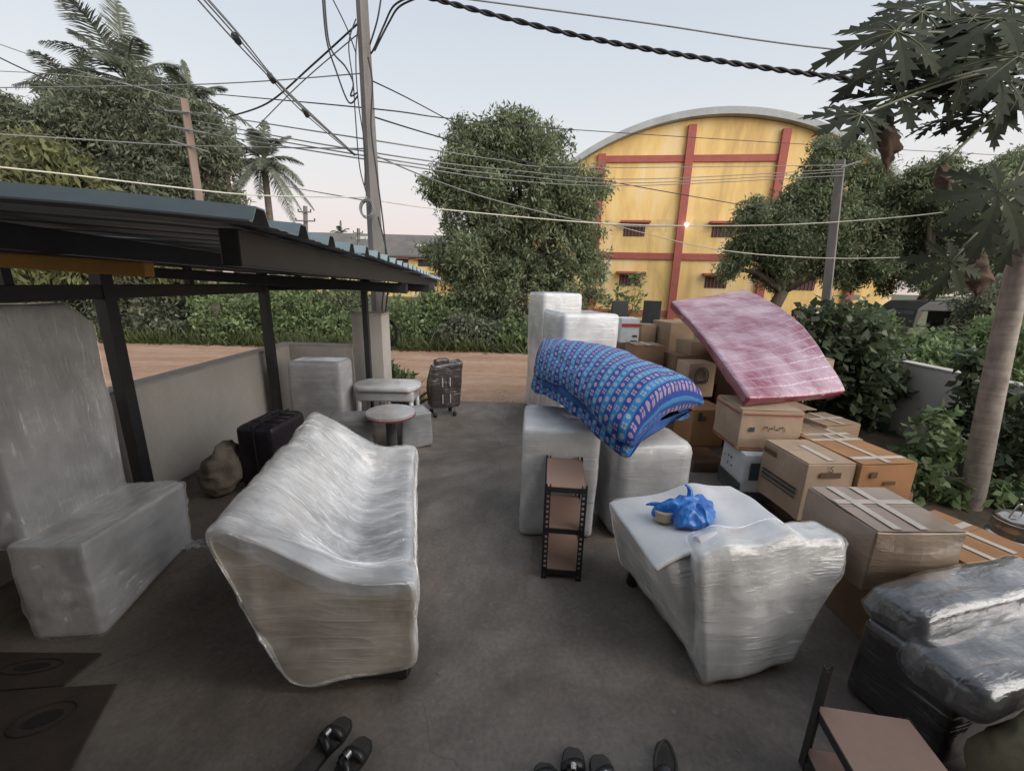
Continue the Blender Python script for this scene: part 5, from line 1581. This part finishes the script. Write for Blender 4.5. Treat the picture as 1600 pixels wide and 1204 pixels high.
# blue carrier bag, tape roll, foam roll on it
bl = []
for z, rx, ry, dx in ((0.0, 0.10, 0.08, 0), (0.012, 0.155, 0.115, 0), (0.035, 0.16, 0.12, 0.0), (0.065, 0.13, 0.10, -0.005), (0.085, 0.085, 0.07, -0.01), (0.095, 0.04, 0.035, -0.015)):
    bl.append([(dx + math.cos(a) * rx * (1 + 0.22 * math.sin(3 * a + 0.6) + 0.10 * math.sin(7 * a + z * 9)), math.sin(a) * ry * (1 + 0.20 * math.sin(2 * a + 1) + 0.10 * math.sin(5 * a)), z) for a in np.linspace(0, 2 * math.pi, 29)[:-1]])
me = loft('blue_bag', bl, 70, 112, 6)
displace(me, lambda co: 0.020 * (1 - 2.4 * np.abs(vnoise(co * np.array([9, 9, 5]), 61))) + 0.012 * (1 - 2.4 * np.abs(vnoise(co * 19, 62))) + 0.012 * vnoise(co * 6, 63))
for v in me.vertices: v.co.z = max(v.co.z, 0.0)
bb = link('plastic_bag', me, M_BAG, None, (1.00, 2.04, 0.655), math.radians(20), smooth=True)
tag(bb, 'crumpled blue plastic carrier bag on the white foam sheet', 'bag')
for pts in ([(0.02, 0.03, 0.07), (0.04, 0.05, 0.12), (0.03, 0.06, 0.155), (0.005, 0.06, 0.17)], [(-0.1, 0.05, 0.05), (-0.16, 0.09, 0.062), (-0.205, 0.11, 0.055)]):
    MB().tube(catmull(pts, 14), np.linspace(0.022, 0.004, 14), 7).build('handle', M_BAG, bb, smooth=True)
tr_ = MB().lathe([(0.026, 0.0), (0.05, 0.0), (0.05, 0.05), (0.026, 0.05), (0.026, 0.0)], n=28).build('tape_roll', M_TAPEROLL, None, (0.855, 2.03, 0.655), 0.3)
tag(tr_, 'roll of tan packing tape beside the blue plastic bag', 'tape roll')
fr = MB().tube([(0, 0, 0.03), (0.12, 0.05, 0.035)], 0.026, 18).build('film_roll', M_FOAM, None, (0.94, 1.80, 0.64), 0.0, smooth=True, bevel=0.004)
tag(fr, 'short white roll of film in front of the blue bag', 'film roll')

# ------------------------------------------------------------------ slotted angle racks
def slot_post(mb, x, y, z0, z1, sx, sy):
    """L angle with slot holes read as gaps between short plates"""
    wd, th = 0.034, 0.003
    mb.box((x, y + sy * wd / 2, (z0 + z1) / 2), (th, wd, z1 - z0))
    mb.box((x + sx * 0.006, y, (z0 + z1) / 2), (0.012, th, z1 - z0))
    mb.box((x + sx * 0.031, y, (z0 + z1) / 2), (0.008, th, z1 - z0))
    z = z0 + 0.01
    while z < z1 - 0.02:
        mb.box((x + sx * 0.0195, y, z), (0.0151, th, 0.016)); z += 0.036


def rack(label, c, rotz, wd, dp, ht, shelves, low=()):
    o = empty('metal_rack', c, rotz)
    tag(o, label, 'shelf rack')
    for sx in (-1, 1):
        for sy in (-1, 1):
            mb = MB(); slot_post(mb, sx * wd / 2, sy * dp / 2, 0, 0.305 if (sx, sy) in low else ht, -sx, -sy); mb.build('slotted_post', M_STEEL, o)
    for z in shelves:
        MB().box((0, 0, z), (wd - 0.012, dp - 0.012, 0.012)).build('shelf_board', M_BOARD, o, bevel=0.002)
        for sy in (-1, 1):
            MB().box((0, sy * (dp / 2 - 0.004), z - 0.016), (wd - 0.004, 0.004, 0.034)).build('beam', M_STEEL, o)
        for sx in (-1, 1):
            MB().box((sx * (wd / 2 - 0.005), 0, z - 0.016), (0.004, dp - 0.012, 0.034)).build('beam', M_STEEL, o)
    return o


rack('narrow black slotted-angle rack with three brown shelves before the washing machine', (0.375, 2.54, 0), math.radians(-5), 0.26, 0.44, 0.69, (0.07, 0.375, 0.665))
rack('black slotted-angle rack with a low brown board in the corner by the black wrapped panels', (1.37, 1.03, 0), math.radians(-8), 0.34, 0.46, 0.50, (0.08, 0.30), low=((1, 1), (1, -1)))

# ------------------------------------------------------------------ cartons
def carton(label, c, rotz, size, mat, tape=(), flaps=True, bulge=0.008, seed=1, decor=None, name='carton', group='stacked cartons', tilt=(0, 0)):
    """c: centre of the base; the body is a mesh, flaps and tapes are its parts"""
    sx, sy, sz = size
    def wp(V):
        V = V.copy()
        k = np.sin(np.pi * np.clip(V[:, 2] / sz, 0, 1))
        V[:, 0] += np.sign(V[:, 0]) * bulge * k * (1 - (np.abs(V[:, 1]) / (sy / 2)) ** 2 * 0.9) * (np.abs(V[:, 0]) > sx / 2 - 0.01)
        V[:, 1] += np.sign(V[:, 1]) * bulge * k * (1 - (np.abs(V[:, 0]) / (sx / 2)) ** 2 * 0.9) * (np.abs(V[:, 1]) > sy / 2 - 0.01)
        return V
    me = rbox(name, size, 0.007, 14, wp)
    displace(me, lambda co: 0.005 * vnoise(co * 8, seed) + 0.006 * vnoise(co * 3.5 + 3, seed + 1))
    o = link(name, me, mat, None, c, rotz, smooth=False)
    o.rotation_euler = (tilt[0], tilt[1], rotz)
    tag(o, label, 'carton', group)
    rr = random.Random(seed)
    if flaps:
        for s in (-1, 1):
            a = rr.uniform(0.004, 0.012)
            rot = Matrix.Rotation(a * s * -1, 3, 'X')
            fw = sy / 2 - 0.003
            fl = MB().box(Vector((0, s * (sy / 2 - 0.001), sz + 0.004)) + rot @ Vector((0, -s * fw / 2, 0.0035)), (sx - 0.012, fw, 0.004), rot)
            fl.build('flap', mat, o)
    for (kind, pos, wd, ln) in tape:
        ztop = sz + 0.0135
        if kind == 'x': MB().box((pos[0], pos[1], ztop), (ln, wd, 0.0012)).build('tape', M_TAPE, o)
        elif kind == 'y': MB().box((pos[0], pos[1], ztop + 0.0016), (wd, ln, 0.0012)).build('tape', M_TAPE, o)
        elif kind == 'f': MB().box((pos[0], -sy / 2 - bulge - 0.006, pos[1]), (wd, 0.0012, ln)).build('tape', M_TAPE, o)
    if decor:
        for (face, u, z, wu, wz, mt) in decor:
            e = bulge + 0.0075
            if face == 'f': MB().box((u, -sy / 2 - e, z), (wu, 0.001, wz)).build('print_or_hole_mark', mt, o)
            else: MB().box((-sx / 2 - e, u, z), (0.001, wu, wz)).build('print_or_hole_mark', mt, o)
    return o


def by_near(px, py, ztop, yaw, size, z0, dx=0.0):
    """centre for a carton whose near top-left corner stands at that place"""
    N = atz(px, py, ztop)
    a = math.radians(yaw)
    c = N + Vector((math.cos(a), math.sin(a), 0)) * size[0] / 2 + Vector((-math.sin(a), math.cos(a), 0)) * size[1] / 2
    return (c.x, c.y, z0), a


def stack(label, px, py, z0, z1, yaw, sx, sy, mat, **kw):
    c, a = by_near(px, py, z1, yaw, (sx, sy), z0)
    return carton(label, c, a, (sx, sy, z1 - z0), mat, **kw)


T = lambda sx, sy, xs_=(0.0,), ys_=(0.0,): [('x', (0, y), 0.045, sx * 0.96) for y in ys_] + [('y', (x, 0), 0.045, sy * 0.96) for x in xs_]
# nearest pair
carton('brown carton on the ground under the large film-wrapped box', (2.29, 2.03, 0.0), math.radians(2), (0.58, 0.52, 0.385), C_BROWN, seed=3)
stack('large bulging tan carton wrapped in film with crossed tapes, on another carton', 1370, 832, 0.39, 0.735, 2, 0.47, 0.46, C_WRAP, seed=4, bulge=0.03, tape=T(0.47, 0.46, (-0.12, 0.02), (0.05,)))
# printed pair behind
c3 = stack('pale carton with dark printed bands and a worn open lid', 1263, 726, 0.20, 0.66, 4, 0.38, 0.48, C_PALE, seed=5, tape=[('y', (0.02, -0.05), 0.05, 0.3)],
      decor=[('f', 0.07, 0.14, 0.26, 0.022, M_INK), ('f', 0.07, 0.175, 0.26, 0.016, M_INK), ('f', -0.01, 0.38, 0.16, 0.045, M_INKB), ('l', 0.0, 0.20, 0.38, 0.022, M_INK), ('l', 0.0, 0.235, 0.38, 0.018, M_INK), ('l', 0.0, 0.165, 0.38, 0.012, M_INK), ('l', 0.14, 0.40, 0.14, 0.04, M_INKB)])
fc = bpy.data.curves.new('letter', 'FONT'); fc.body = 'S'; fc.size = 0.07; fc.extrude = 0.0004
fc.materials.append(M_INK)
_tmp = bpy.data.objects.new('letter_curve', fc)
_me = bpy.data.meshes.new_from_object(_tmp)
bpy.data.objects.remove(_tmp); bpy.data.curves.remove(fc)
fo_ = link('letter', _me, None, c3, (-0.03, -0.2565, 0.405)); fo_.rotation_euler = (math.pi / 2, 0, 0)
stack('low dark carton supporting the pale printed carton', 1263, 800, 0.0, 0.195, 4, 0.40, 0.50, C_DARK, seed=6, flaps=False)
stack('orange-brown carton taped with a long white cross, beside the garden', 1347, 727, 0.36, 0.665, 7, 0.47, 0.60, C_ORANGE, seed=7, tape=T(0.47, 0.6, (0.0,), (0.17, -0.2)), decor=[('f', -0.13, 0.23, 0.05, 0.05, M_INKB), ('f', 0.02, 0.16, 0.09, 0.03, M_INKB), ('f', -0.02, 0.04, 0.1, 0.04, M_INKB)])
stack('brown carton beneath the orange-brown one at the garden edge', 1347, 775, 0.0, 0.355, 7, 0.46, 0.58, C_BROWN, seed=8)
stack('long flat tan carton with a shiny tape cross behind the orange-brown one', 1275, 690, 0.30, 0.665, 9, 0.46, 0.46, C_TAN, seed=9, tape=T(0.46, 0.46, (0.1,), (-0.1,)))
stack('small tan carton with a glint of tape beside the dark shrub', 1292, 667, 0.25, 0.70, 14, 0.40, 0.36, C_TAN, seed=10, tape=T(0.4, 0.36, (0.0,), (0.0,)))
# red-banded carton with the mattress on it
stack('pale carton with red border lines carrying the end of the maroon mattress', 1160, 641, 0.52, 0.885, -2, 0.52, 0.48, C_PALE, seed=11, flaps=True,
      decor=[('f', 0, 0.335, 0.50, 0.012, M_INKR), ('f', 0, 0.03, 0.50, 0.012, M_INKR), ('l', 0, 0.335, 0.46, 0.012, M_INKR), ('l', 0, 0.03, 0.46, 0.012, M_INKR), ('f', -0.16, 0.2, 0.045, 0.04, M_INK)]
      + [('f', -0.06 + 0.022 * q, 0.215 + 0.012 * math.sin(q * 2.1), 0.006 + 0.012 * (q % 2), 0.035 - 0.02 * (q % 2), M_INKB) for q in range(9)])
c5 = stack('white appliance carton with small dark symbols under the red-bordered carton', 1166, 711, 0.17, 0.515, -2, 0.42, 0.40, M_WHITEP, seed=12, flaps=False,
      decor=[('l', 0.05, 0.24, 0.02, 0.02, M_INK), ('l', 0.0, 0.24, 0.02, 0.02, M_INK), ('l', 0.05, 0.17, 0.012, 0.03, M_INK), ('l', -0.02, 0.17, 0.03, 0.012, M_INK), ('l', 0.12, 0.22, 0.012, 0.012, M_INK), ('l', 0, 0.045, 0.4, 0.07, M_INK), ('f', -0.12, 0.2, 0.09, 0.16, M_INK)])
stack('dark film-wrapped carton at the bottom of the white carton stack', 1166, 765, 0.0, 0.165, -2, 0.5, 0.55, F_DARK, seed=13, flaps=False)
# behind and left
def at_y(label, px, py, Y, z0, wd, dp, yaw, mat, top_py=None, **kw):
    """carton whose near top-left corner is seen at px,py at distance Y"""
    N = aty(px, py, Y)
    a = math.radians(yaw)
    c = N + Vector((math.cos(a), math.sin(a), 0)) * wd / 2 + Vector((-math.sin(a), math.cos(a), 0)) * dp / 2
    return carton(label, (c.x, c.y, z0), a, (wd, dp, N.z - z0), mat, **kw)


at_y('brown carton with a dark oval handle hole between the quilt and the red-bordered box', 1084, 640, 4.0, 0.30, 0.34, 0.40, 2, C_ORANGE, seed=14, flaps=False, decor=[('f', -0.1, 0.32, 0.04, 0.09, M_INK), ('f', -0.06, 0.3, 0.05, 0.05, M_INKB)])  # dark inside of the handle hole painted as a flat patch
at_y('brown carton on the ground under the one with a handle hole', 1084, 722, 4.0, 0.0, 0.36, 0.42, 2, C_DARK, seed=15, flaps=False)
b7 = at_y('crumpled brown carton printed with a curled oval badge', 1078, 568, 4.75, 0.62, 0.34, 0.30, 6, C_PALE, seed=16, bulge=0.015, flaps=False)
for k in range(3):
    pts = []
    for q in range(33):
        a = 2 * math.pi * q / 32
        rx, rz = 0.088 - 0.014 * k, 0.115 - 0.02 * k
        x = rx * math.cos(a); z = rz * math.sin(a)
        if z < 0: z = z * (0.55 + 0.45 * abs(math.sin(a * 1.0 + math.pi / 2) if False else math.cos(a)))
        pts.append((x - 0.02, -0.1755, 0.25 + z))
    MB().tube(pts, 0.0035 if k else 0.006, 4).build('printed_badge', M_INK, b7)
for k in range(3):
    MB().box((-0.02, -0.1745, 0.295 - 0.028 * k), (0.11 - 0.02 * k, 0.002, 0.008)).build('printed_line', M_INK, b7)
at_y('brown carton under the one with the curled oval badge', 1070, 640, 4.6, 0.0, 0.40, 0.38, 4, C_BROWN, seed=17, flaps=False)
at_y('dark brown carton with a shiny taped top beside the wrapped refrigerator', 993, 541, 5.3, 0.55, 0.40, 0.36, 6, C_BROWN, seed=18, tape=T(0.4, 0.36, (0.0,), (0.0,)))
at_y('brown carton carrying the dark taped one beside the refrigerator', 990, 600, 5.2, 0.0, 0.44, 0.42, 6, C_BROWN, seed=19, flaps=False)
at_y('tall tan carton standing upright below the high edge of the mattress', 1049, 504, 6.0, 0.86, 0.42, 0.44, 16, C_TAN, seed=20, flaps=False, decor=[('l', 0.0, 0.15, 0.03, 0.02, M_INKB)])
at_y('brown carton with a round mark below the tall tan one', 1042, 566, 5.8, 0.0, 0.46, 0.50, 10, C_BROWN, seed=21, flaps=False, decor=[('f', -0.02, 0.55, 0.06, 0.07, M_INKB)])
at_y('small tan carton with a white label between the tall tan carton and the printer box', 1003, 508, 6.2, 0.80, 0.24, 0.24, 8, C_TAN, seed=22, flaps=True, decor=[('f', 0.02, 0.25, 0.08, 0.03, M_INKB), ('f', 0.03, 0.1, 0.07, 0.08, M_WHITEP)])
at_y('brown carton holding the small labelled tan carton', 1000, 545, 6.15, 0.0, 0.34, 0.34, 8, C_BROWN, seed=23, flaps=False)
at_y('white and red printer carton behind the wrapped refrigerator', 972, 497, 5.95, 1.02, 0.27, 0.30, 4, M_WHITEP, seed=24, flaps=False, decor=[('f', 0, 0.325, 0.272, 0.045, M_REDP), ('f', 0.07, 0.17, 0.07, 0.03, M_INK), ('f', 0.06, 0.1, 0.1, 0.014, M_INK), ('f', -0.06, 0.06, 0.03, 0.03, M_INK)])
at_y('brown carton under the white and red printer carton', 965, 535, 5.9, 0.0, 0.36, 0.36, 4, C_DARK, seed=25, flaps=False)
at_y('carton with a curled badge half hidden by the mattress edge', 1082, 535, 5.25, 0.72, 0.44, 0.40, 8, C_TAN, seed=26, flaps=False, decor=[('f', -0.1, 0.25, 0.12, 0.016, M_INK), ('f', -0.1, 0.19, 0.12, 0.012, M_INK), ('f', -0.1, 0.22, 0.06, 0.04, M_INK)])
at_y('brown carton at the bottom under the middle of the mattress', 1082, 600, 5.2, 0.0, 0.50, 0.46, 8, C_DARK, seed=27, flaps=False)
at_y('large brown carton hidden under the mattress beside the shrub', 1175, 545, 4.75, 0.0, 0.62, 0.60, 10, C_BROWN, seed=28, flaps=False)
at_y('pale carton beside the shrub showing past the right edge of the mattress', 1255, 562, 5.05, 0.66, 0.42, 0.40, 4, C_PALE, seed=29)
at_y('thin tan carton lying under the lower right end of the mattress', 1190, 640, 4.3, 0.62, 0.66, 0.36, 6, C_TAN, seed=30, flaps=False)
at_y('brown carton on the ground under the thin tan one', 1190, 660, 4.28, 0.0, 0.66, 0.36, 6, C_BROWN, seed=31, flaps=False)
at_y('worn brown carton wedged between the badge carton and the tall tan one', 1058, 555, 5.2, 0.55, 0.30, 0.30, 10, C_BROWN, seed=34, flaps=False)
at_y('dusty tan carton standing between the quilt and the badge carton', 1040, 600, 4.5, 0.0, 0.30, 0.34, 5, C_TAN, seed=35, flaps=True)
stack('low orange-brown carton taped in a grid near the steel cooking pot', 1532, 893, 0.0, 0.33, 20, 0.62, 0.50, C_ORANGE, seed=32, tape=T(0.6, 0.48, (-0.1, 0.12), (0.06,)))

# ------------------------------------------------------------------ maroon mattress bent over the cartons
mt_ = empty('maroon_mattress', (2.5, 4.4, 0.9))
tag(mt_, 'maroon mattress wrapped in clear film, bent over the stack of cartons', 'mattress')
nl, nr_ = Vector((2.00, 3.42, 0.90)), Vector((3.16, 3.86, 0.90))
fl_, fr_ = aty(1045, 482, 5.55), aty(1160, 464, 5.95)
NL, NW, TH = 46, 30, 0.115
def mpoint(s, w_):
    a = nl.lerp(nr_, w_); b = fl_.lerp(fr_, w_)
    p = a.lerp(b, s)
    p.z += (0.06 + 0.16 * w_) * math.sin(math.pi * s ** 0.85) - 0.02 * math.sin(math.pi * w_)
    return p
V = []
for top in (1, 0):
    for i in range(NL):
        for j in range(NW):
            s, w_ = i / (NL - 1), j / (NW - 1)
            p = mpoint(s, w_)
            du = mpoint(min(s + .01, 1), w_) - mpoint(max(s - .01, 0), w_); dv = mpoint(s, min(w_ + .01, 1)) - mpoint(s, max(w_ - .01, 0))
            n_v = dv.cross(du).normalized()
            if n_v.z < 0: n_v = -n_v
            V.append(tuple(p + n_v * (TH * top) - mt_.location))
K = NL * NW
Fc = []
for i in range(NL - 1):
    for j in range(NW - 1):
        q = (i * NW + j, i * NW + j + 1, (i + 1) * NW + j + 1, (i + 1) * NW + j)
        Fc += [q, tuple(K + x for x in q[::-1])]
for i in range(NL - 1):
    for j in (0, NW - 1):
        Fc.append((i * NW + j, (i + 1) * NW + j, K + (i + 1) * NW + j, K + i * NW + j))
for j in range(NW - 1):
    for i in (0, NL - 1):
        Fc.append((i * NW + j, i * NW + j + 1, K + i * NW + j + 1, K + i * NW + j))
me = mesh('pad', V, Fc)
bm = bmesh.new(); bm.from_mesh(me); bmesh.ops.recalc_face_normals(bm, faces=bm.faces)
es = [e for e in bm.edges if e.calc_face_angle(0) > 0.7]
bmesh.ops.bevel(bm, geom=es, offset=0.03, segments=4, affect='EDGES', profile=0.5)
bm.to_mesh(me); bm.free()
displace(me, lambda co: 0.006 * vnoise(co * 6, 2) + 0.01 * vnoise(co * 2.5, 3))
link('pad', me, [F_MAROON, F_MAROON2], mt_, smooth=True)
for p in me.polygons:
    if p.normal.z < 0.35: p.material_index = 1  # only the top carries the painted film reflection, sides stay plain maroon

# loose white board behind the mattress
wbd = MB().box((0, 0, 0.62), (0.22, 0.03, 1.24)).build('white_board', M_WHITEP, None, (4.05, 6.35, 0), 0.2, bevel=0.004)
wbd.location = aty(1228, 520, 6.0); wbd.location.z = 0.0
tag(wbd, 'white board edge standing behind the far right side of the mattress', 'board')

# black chairs behind the cartons
def dchair(label, px, py, Y, rotz, lean):
    tp = aty(px, py, Y)
    o = empty('dining_chair', (tp.x, tp.y, 0.0), rotz)
    tag(o, label, 'chair', 'black dining chairs behind the cartons')
    sh = tp.z
    MB().bar((0, 0.02, sh - 0.62), (0, 0.02 + lean, sh), 0.30, 0.035, Vector((0, 1, 0))).build('backrest', M_CHAIR, o, bevel=0.012)
    MB().box((0, -0.2, sh - 0.56), (0.42, 0.42, 0.07)).build('seat', M_CHAIR, o, bevel=0.02)
    for x in (-0.18, 0.18):
        MB().tube([(x, -0.38, 0), (x, -0.36, sh - 0.58)], 0.014, 8).build('leg', M_CHROME, o)
        MB().tube([(x, 0.02, 0), (x, 0.0, sh - 0.58)], 0.014, 8).build('leg', M_CHROME, o)
    return o
dchair('black padded dining chair behind the white and red printer carton', 971, 470, 7.4, 0.1, 0.03)
dchair('black padded dining chair leaning behind the small labelled carton', 1020, 470, 7.2, -0.35, 0.08)

# ------------------------------------------------------------------ near right: black wrapped panels, olive sack, pot
bp_ = empty('wrapped_black_recliner', (1.72, 1.42, 0), math.radians(15))
tag(bp_, 'black padded chair bundled in cloudy stretch film beside the corner rack', 'chair')
F_BASE = film('recliner_base_film', (0.030, 0.026, 0.026), (0.055, 0.047, 0.045), (1.2, 1.2, 8), bump=0.5, streak=0.12, coat=1.0)
def block(name, x0, x1, y0, y1, z0, z1, r, seed, mat, amp=0.008):
    me = rbox(name, (x1 - x0, y1 - y0, z1 - z0), r, 24)
    displace(me, lambda co: amp * (1 - 2 * np.abs(vnoise(co * np.array([3, 9, 9]), seed))) + amp * 0.5 * vnoise(co * np.array([6, 18, 18]), seed + 1) + 0.016 * vnoise(co * 3.5, seed + 2))
    zmin = min(v.co.z for v in me.vertices)
    for v in me.vertices: v.co.z -= min(zmin, 0)
    return link(name, me, mat, bp_, ((x0 + x1) / 2, (y0 + y1) / 2, z0), smooth=True)
block('seat_base', 0.0, 1.0, -0.17, 0.19, 0.0, 0.42, 0.03, 71, F_BASE, 0.003)
M_CB = clear_film('recliner_clear_film', (1.5, 6, 5), (0, 0, 0.1), 0.02, 0.15)
def block2(*a):
    o = block(*a)
    shell(o.data, 'stretch_film', 0.003, 0.012, (3, 11, 9), a[8] + 5, M_CB, bp_, o.location)
block2('far_armrest', 0.03, 1.05, -0.01, 0.23, 0.40, 0.56, 0.05, 72, F_BLACK)
block2('near_armrest', -0.02, 1.02, -0.25, 0.02, 0.31, 0.47, 0.05, 73, F_BLACK)
sack('olive_sack', 'bulging olive-brown sack in front of the black wrapped chair', M_OLIVE, (1.98, 1.07, 0), (0.40, 0.30, 0.42), 33, (0.03, 0.02))

pt = empty('steel_cooking_pot', (3.30, 2.52, 0.30))
tag(pt, 'shiny steel vessel stack with raised bail handles at the garden edge', 'cooking pot')
pt.location = (3.70, 2.66, 0.0)
pt.scale = (0.8, 0.8, 0.9)
MB().lathe([(0.10, 0.0), (0.16, 0.01), (0.18, 0.1), (0.17, 0.2), (0.19, 0.215), (0.185, 0.23)], n=32).build('lower_pot', M_CHROME, pt, smooth=True)
MB().lathe([(0.14, 0.231), (0.165, 0.24), (0.17, 0.30), (0.16, 0.34), (0.175, 0.35), (0.17, 0.36)], n=32).build('upper_pot', M_CHROME, pt, smooth=True)
MB().lathe([(0.17, 0.361), (0.15, 0.39), (0.08, 0.42), (0.02, 0.43)], n=32).build('lid', M_CHROME, pt, smooth=True)
MB().tube(catmull([(-0.15, -0.02, 0.36), (-0.09, -0.02, 0.5), (-0.05, -0.02, 0.5), (-0.02, -0.02, 0.41)], 12), 0.007, 6).build('handle', M_CHROME, pt, smooth=True)

# ------------------------------------------------------------------ footwear and mats
def slipper(label, c, rotz, ln=0.27, wd=0.10, closed=False, pair='slippers left on the porch floor', straps=True, mat=None):
    o = empty('slipper', c, rotz)
    tag(o, label, 'footwear', pair)
    out = [(0, 1.0, 0.0), (0.06, 0.6, 0), (0.3, 0.72, 0), (0.5, 0.82, 0), (0.72, 1.0, 0), (0.9, 0.8, 0), (1.0, 0.35, 0)]
    def half(s): return np.interp(s, [0, 0.05, 0.15, 0.35, 0.5, 0.72, 0.9, 0.97, 1.0], [0.42, 0.66, 0.80, 0.74, 0.76, 1.0, 0.88, 0.66, 0.4]) * wd / 2
    ss = np.linspace(0, 1, 22)
    P = [(half(s), s * ln - ln / 2) for s in ss] + [(-half(s), s * ln - ln / 2) for s in ss[::-1]]
    MB().prism([(x, y, 0.0) for x, y in P], (0, 0, 0.022)).build('sole', M_RUBBER, o, bevel=0.004)
    MB().prism([(x * 0.9, y * 0.95, 0.0225) for x, y in P], (0, 0, 0.004)).build('insole', mat or M_SOLE, o)
    if closed:
        rings = []
        for s in np.linspace(0.5, 0.98, 6):
            hw = half(s) * 1.03
            h = 0.065 * (1 - ((s - 0.5) / 0.55) ** 2 * 0.6)
            rings.append([(hw * math.cos(a), s * ln - ln / 2, 0.02 + h * max(math.sin(a), 0)) for a in np.linspace(0, 2 * math.pi, 13)[:-1]])
        link('upper', loft('upper', rings, 16, 24, 3), M_STRAP, o, smooth=True)
        MB().tube(catmull([(half(0.5), 0.0, 0.03), (half(0.3), -0.05, 0.055), (0, -ln * 0.42, 0.06), (-half(0.3), -0.05, 0.055), (-half(0.5), 0.0, 0.03)], 16), 0.007, 6).build('heel_strap', M_SOLE, o, smooth=True)
    elif straps:
        for k, y in enumerate((0.01, 0.05)):
            hw = half(0.5 + y / ln) * 1.03
            V, Fc = [], []
            for q in range(11):
                a = math.pi * q / 10
                for dy in (-0.016, 0.016):
                    V.append((hw * math.cos(a), y + dy + 0.012 * (k * 2 - 1) * math.cos(a), 0.02 + 0.045 * math.sin(a)))
            for q in range(10): Fc.append((2 * q, 2 * q + 1, 2 * q + 3, 2 * q + 2))
            sp2 = link('strap', mesh('strap', V, Fc), M_STRAP, o, smooth=True)
            sl_ = sp2.modifiers.new('t', 'SOLIDIFY'); sl_.thickness = 0.004
        MB().tube([(0.0, 0.028 - 0.012, 0.068), (0.0, 0.028 + 0.012, 0.068)], 0.012, 10).build('buckle', M_CHROME, o)
    return o


slipper('black strapped slipper pointing at the sofa, the farther of the pair', (-0.74, 1.27, 0), math.radians(-24))
slipper('black strapped slipper next to its pair and closer to the house', (-0.625, 1.19, 0), math.radians(-24))
slipper('brown closed clog with its heel strap turned up', (0.645, 1.20, 0), math.radians(160), closed=True)
slipper('worn flat sandal with a round pale toe, left of the clog', (0.275, 1.165, 0), math.radians(-10), mat=M_SOLE)
slipper('dark flat sandal between the pale-toed sandal and the clog', (0.405, 1.14, 0), math.radians(4))
slipper('small sandal tip just beside the pale-toed sandal', (0.165, 1.13, 0), math.radians(-6), ln=0.22)

def floor_mat(label, corners, marks):
    o = empty('floor_mat', corners[0])
    tag(o, label, 'mat')
    c0 = Vector(corners[0])
    MB().prism([Vector(p) - c0 for p in corners], (0, 0, 0.012)).build('board', M_MAT, o, bevel=0.003)
    for (cx, cy, rx, ry, rz) in marks:
        pts = [Vector((cx, cy, 0.0135)) + Matrix.Rotation(rz, 3, 'Z') @ Vector((rx * math.cos(a), ry * math.sin(a), 0)) - c0 for a in np.linspace(0, 2 * math.pi, 25)]
        MB().tube([p + Vector((0, 0, 0.0)) for p in pts], 0.004, 4).build('printed_oval', M_MATP, o)
        MB().prism([p * 0.999 for p in [Vector((cx, cy, 0.0122)) + Matrix.Rotation(rz, 3, 'Z') @ Vector((rx * 0.62 * math.cos(a), ry * 0.55 * math.sin(a), 0)) - c0 for a in np.linspace(0, 2 * math.pi, 25)[:-1]]], (0, 0, 0.001)).build('printed_patch', M_MATP, o)
g = lambda x, y: tuple(atz(x, y, 0.0))
floor_mat('brown printed floor mat lying beside the high-backed seat', [g(100, 1072), g(160, 1022), g(-80, 1020), g(-120, 1090)], [(-2.32, 1.60, 0.13, 0.04, 0.15)])
floor_mat('brown printed floor mat overlapping the lower left corner of the yard', [g(95, 1204 + 30), g(183, 1070), g(-60, 1086), g(-150, 1240)], [(-2.0, 1.36, 0.11, 0.07, 0.4)])
r = np.random.default_rng(21)
mb = MB()
for k in range(260):                                    # grit and dry leaf bits blown over the concrete
    x, y = r.uniform(-2.9, 2.6), r.uniform(0.9, 6.3); q = r.uniform(0.003, 0.011); a = r.uniform(0, 6.28)
    cx_, sx_ = math.cos(a) * q, math.sin(a) * q
    mb.add([(x + cx_, y + sx_, 0.003), (x - sx_ * 0.6, y + cx_ * 0.6, 0.004), (x - cx_, y - sx_, 0.003), (x + sx_ * 0.6, y - cx_ * 0.6, 0.0035), (x, y, 0.007)], [(0, 1, 4), (1, 2, 4), (2, 3, 4), (3, 0, 4), (3, 2, 1, 0)])
tag(mb.build('floor_litter', M_SACK), 'grit and dry leaf bits strewn over the concrete yard', 'litter', kind='stuff')
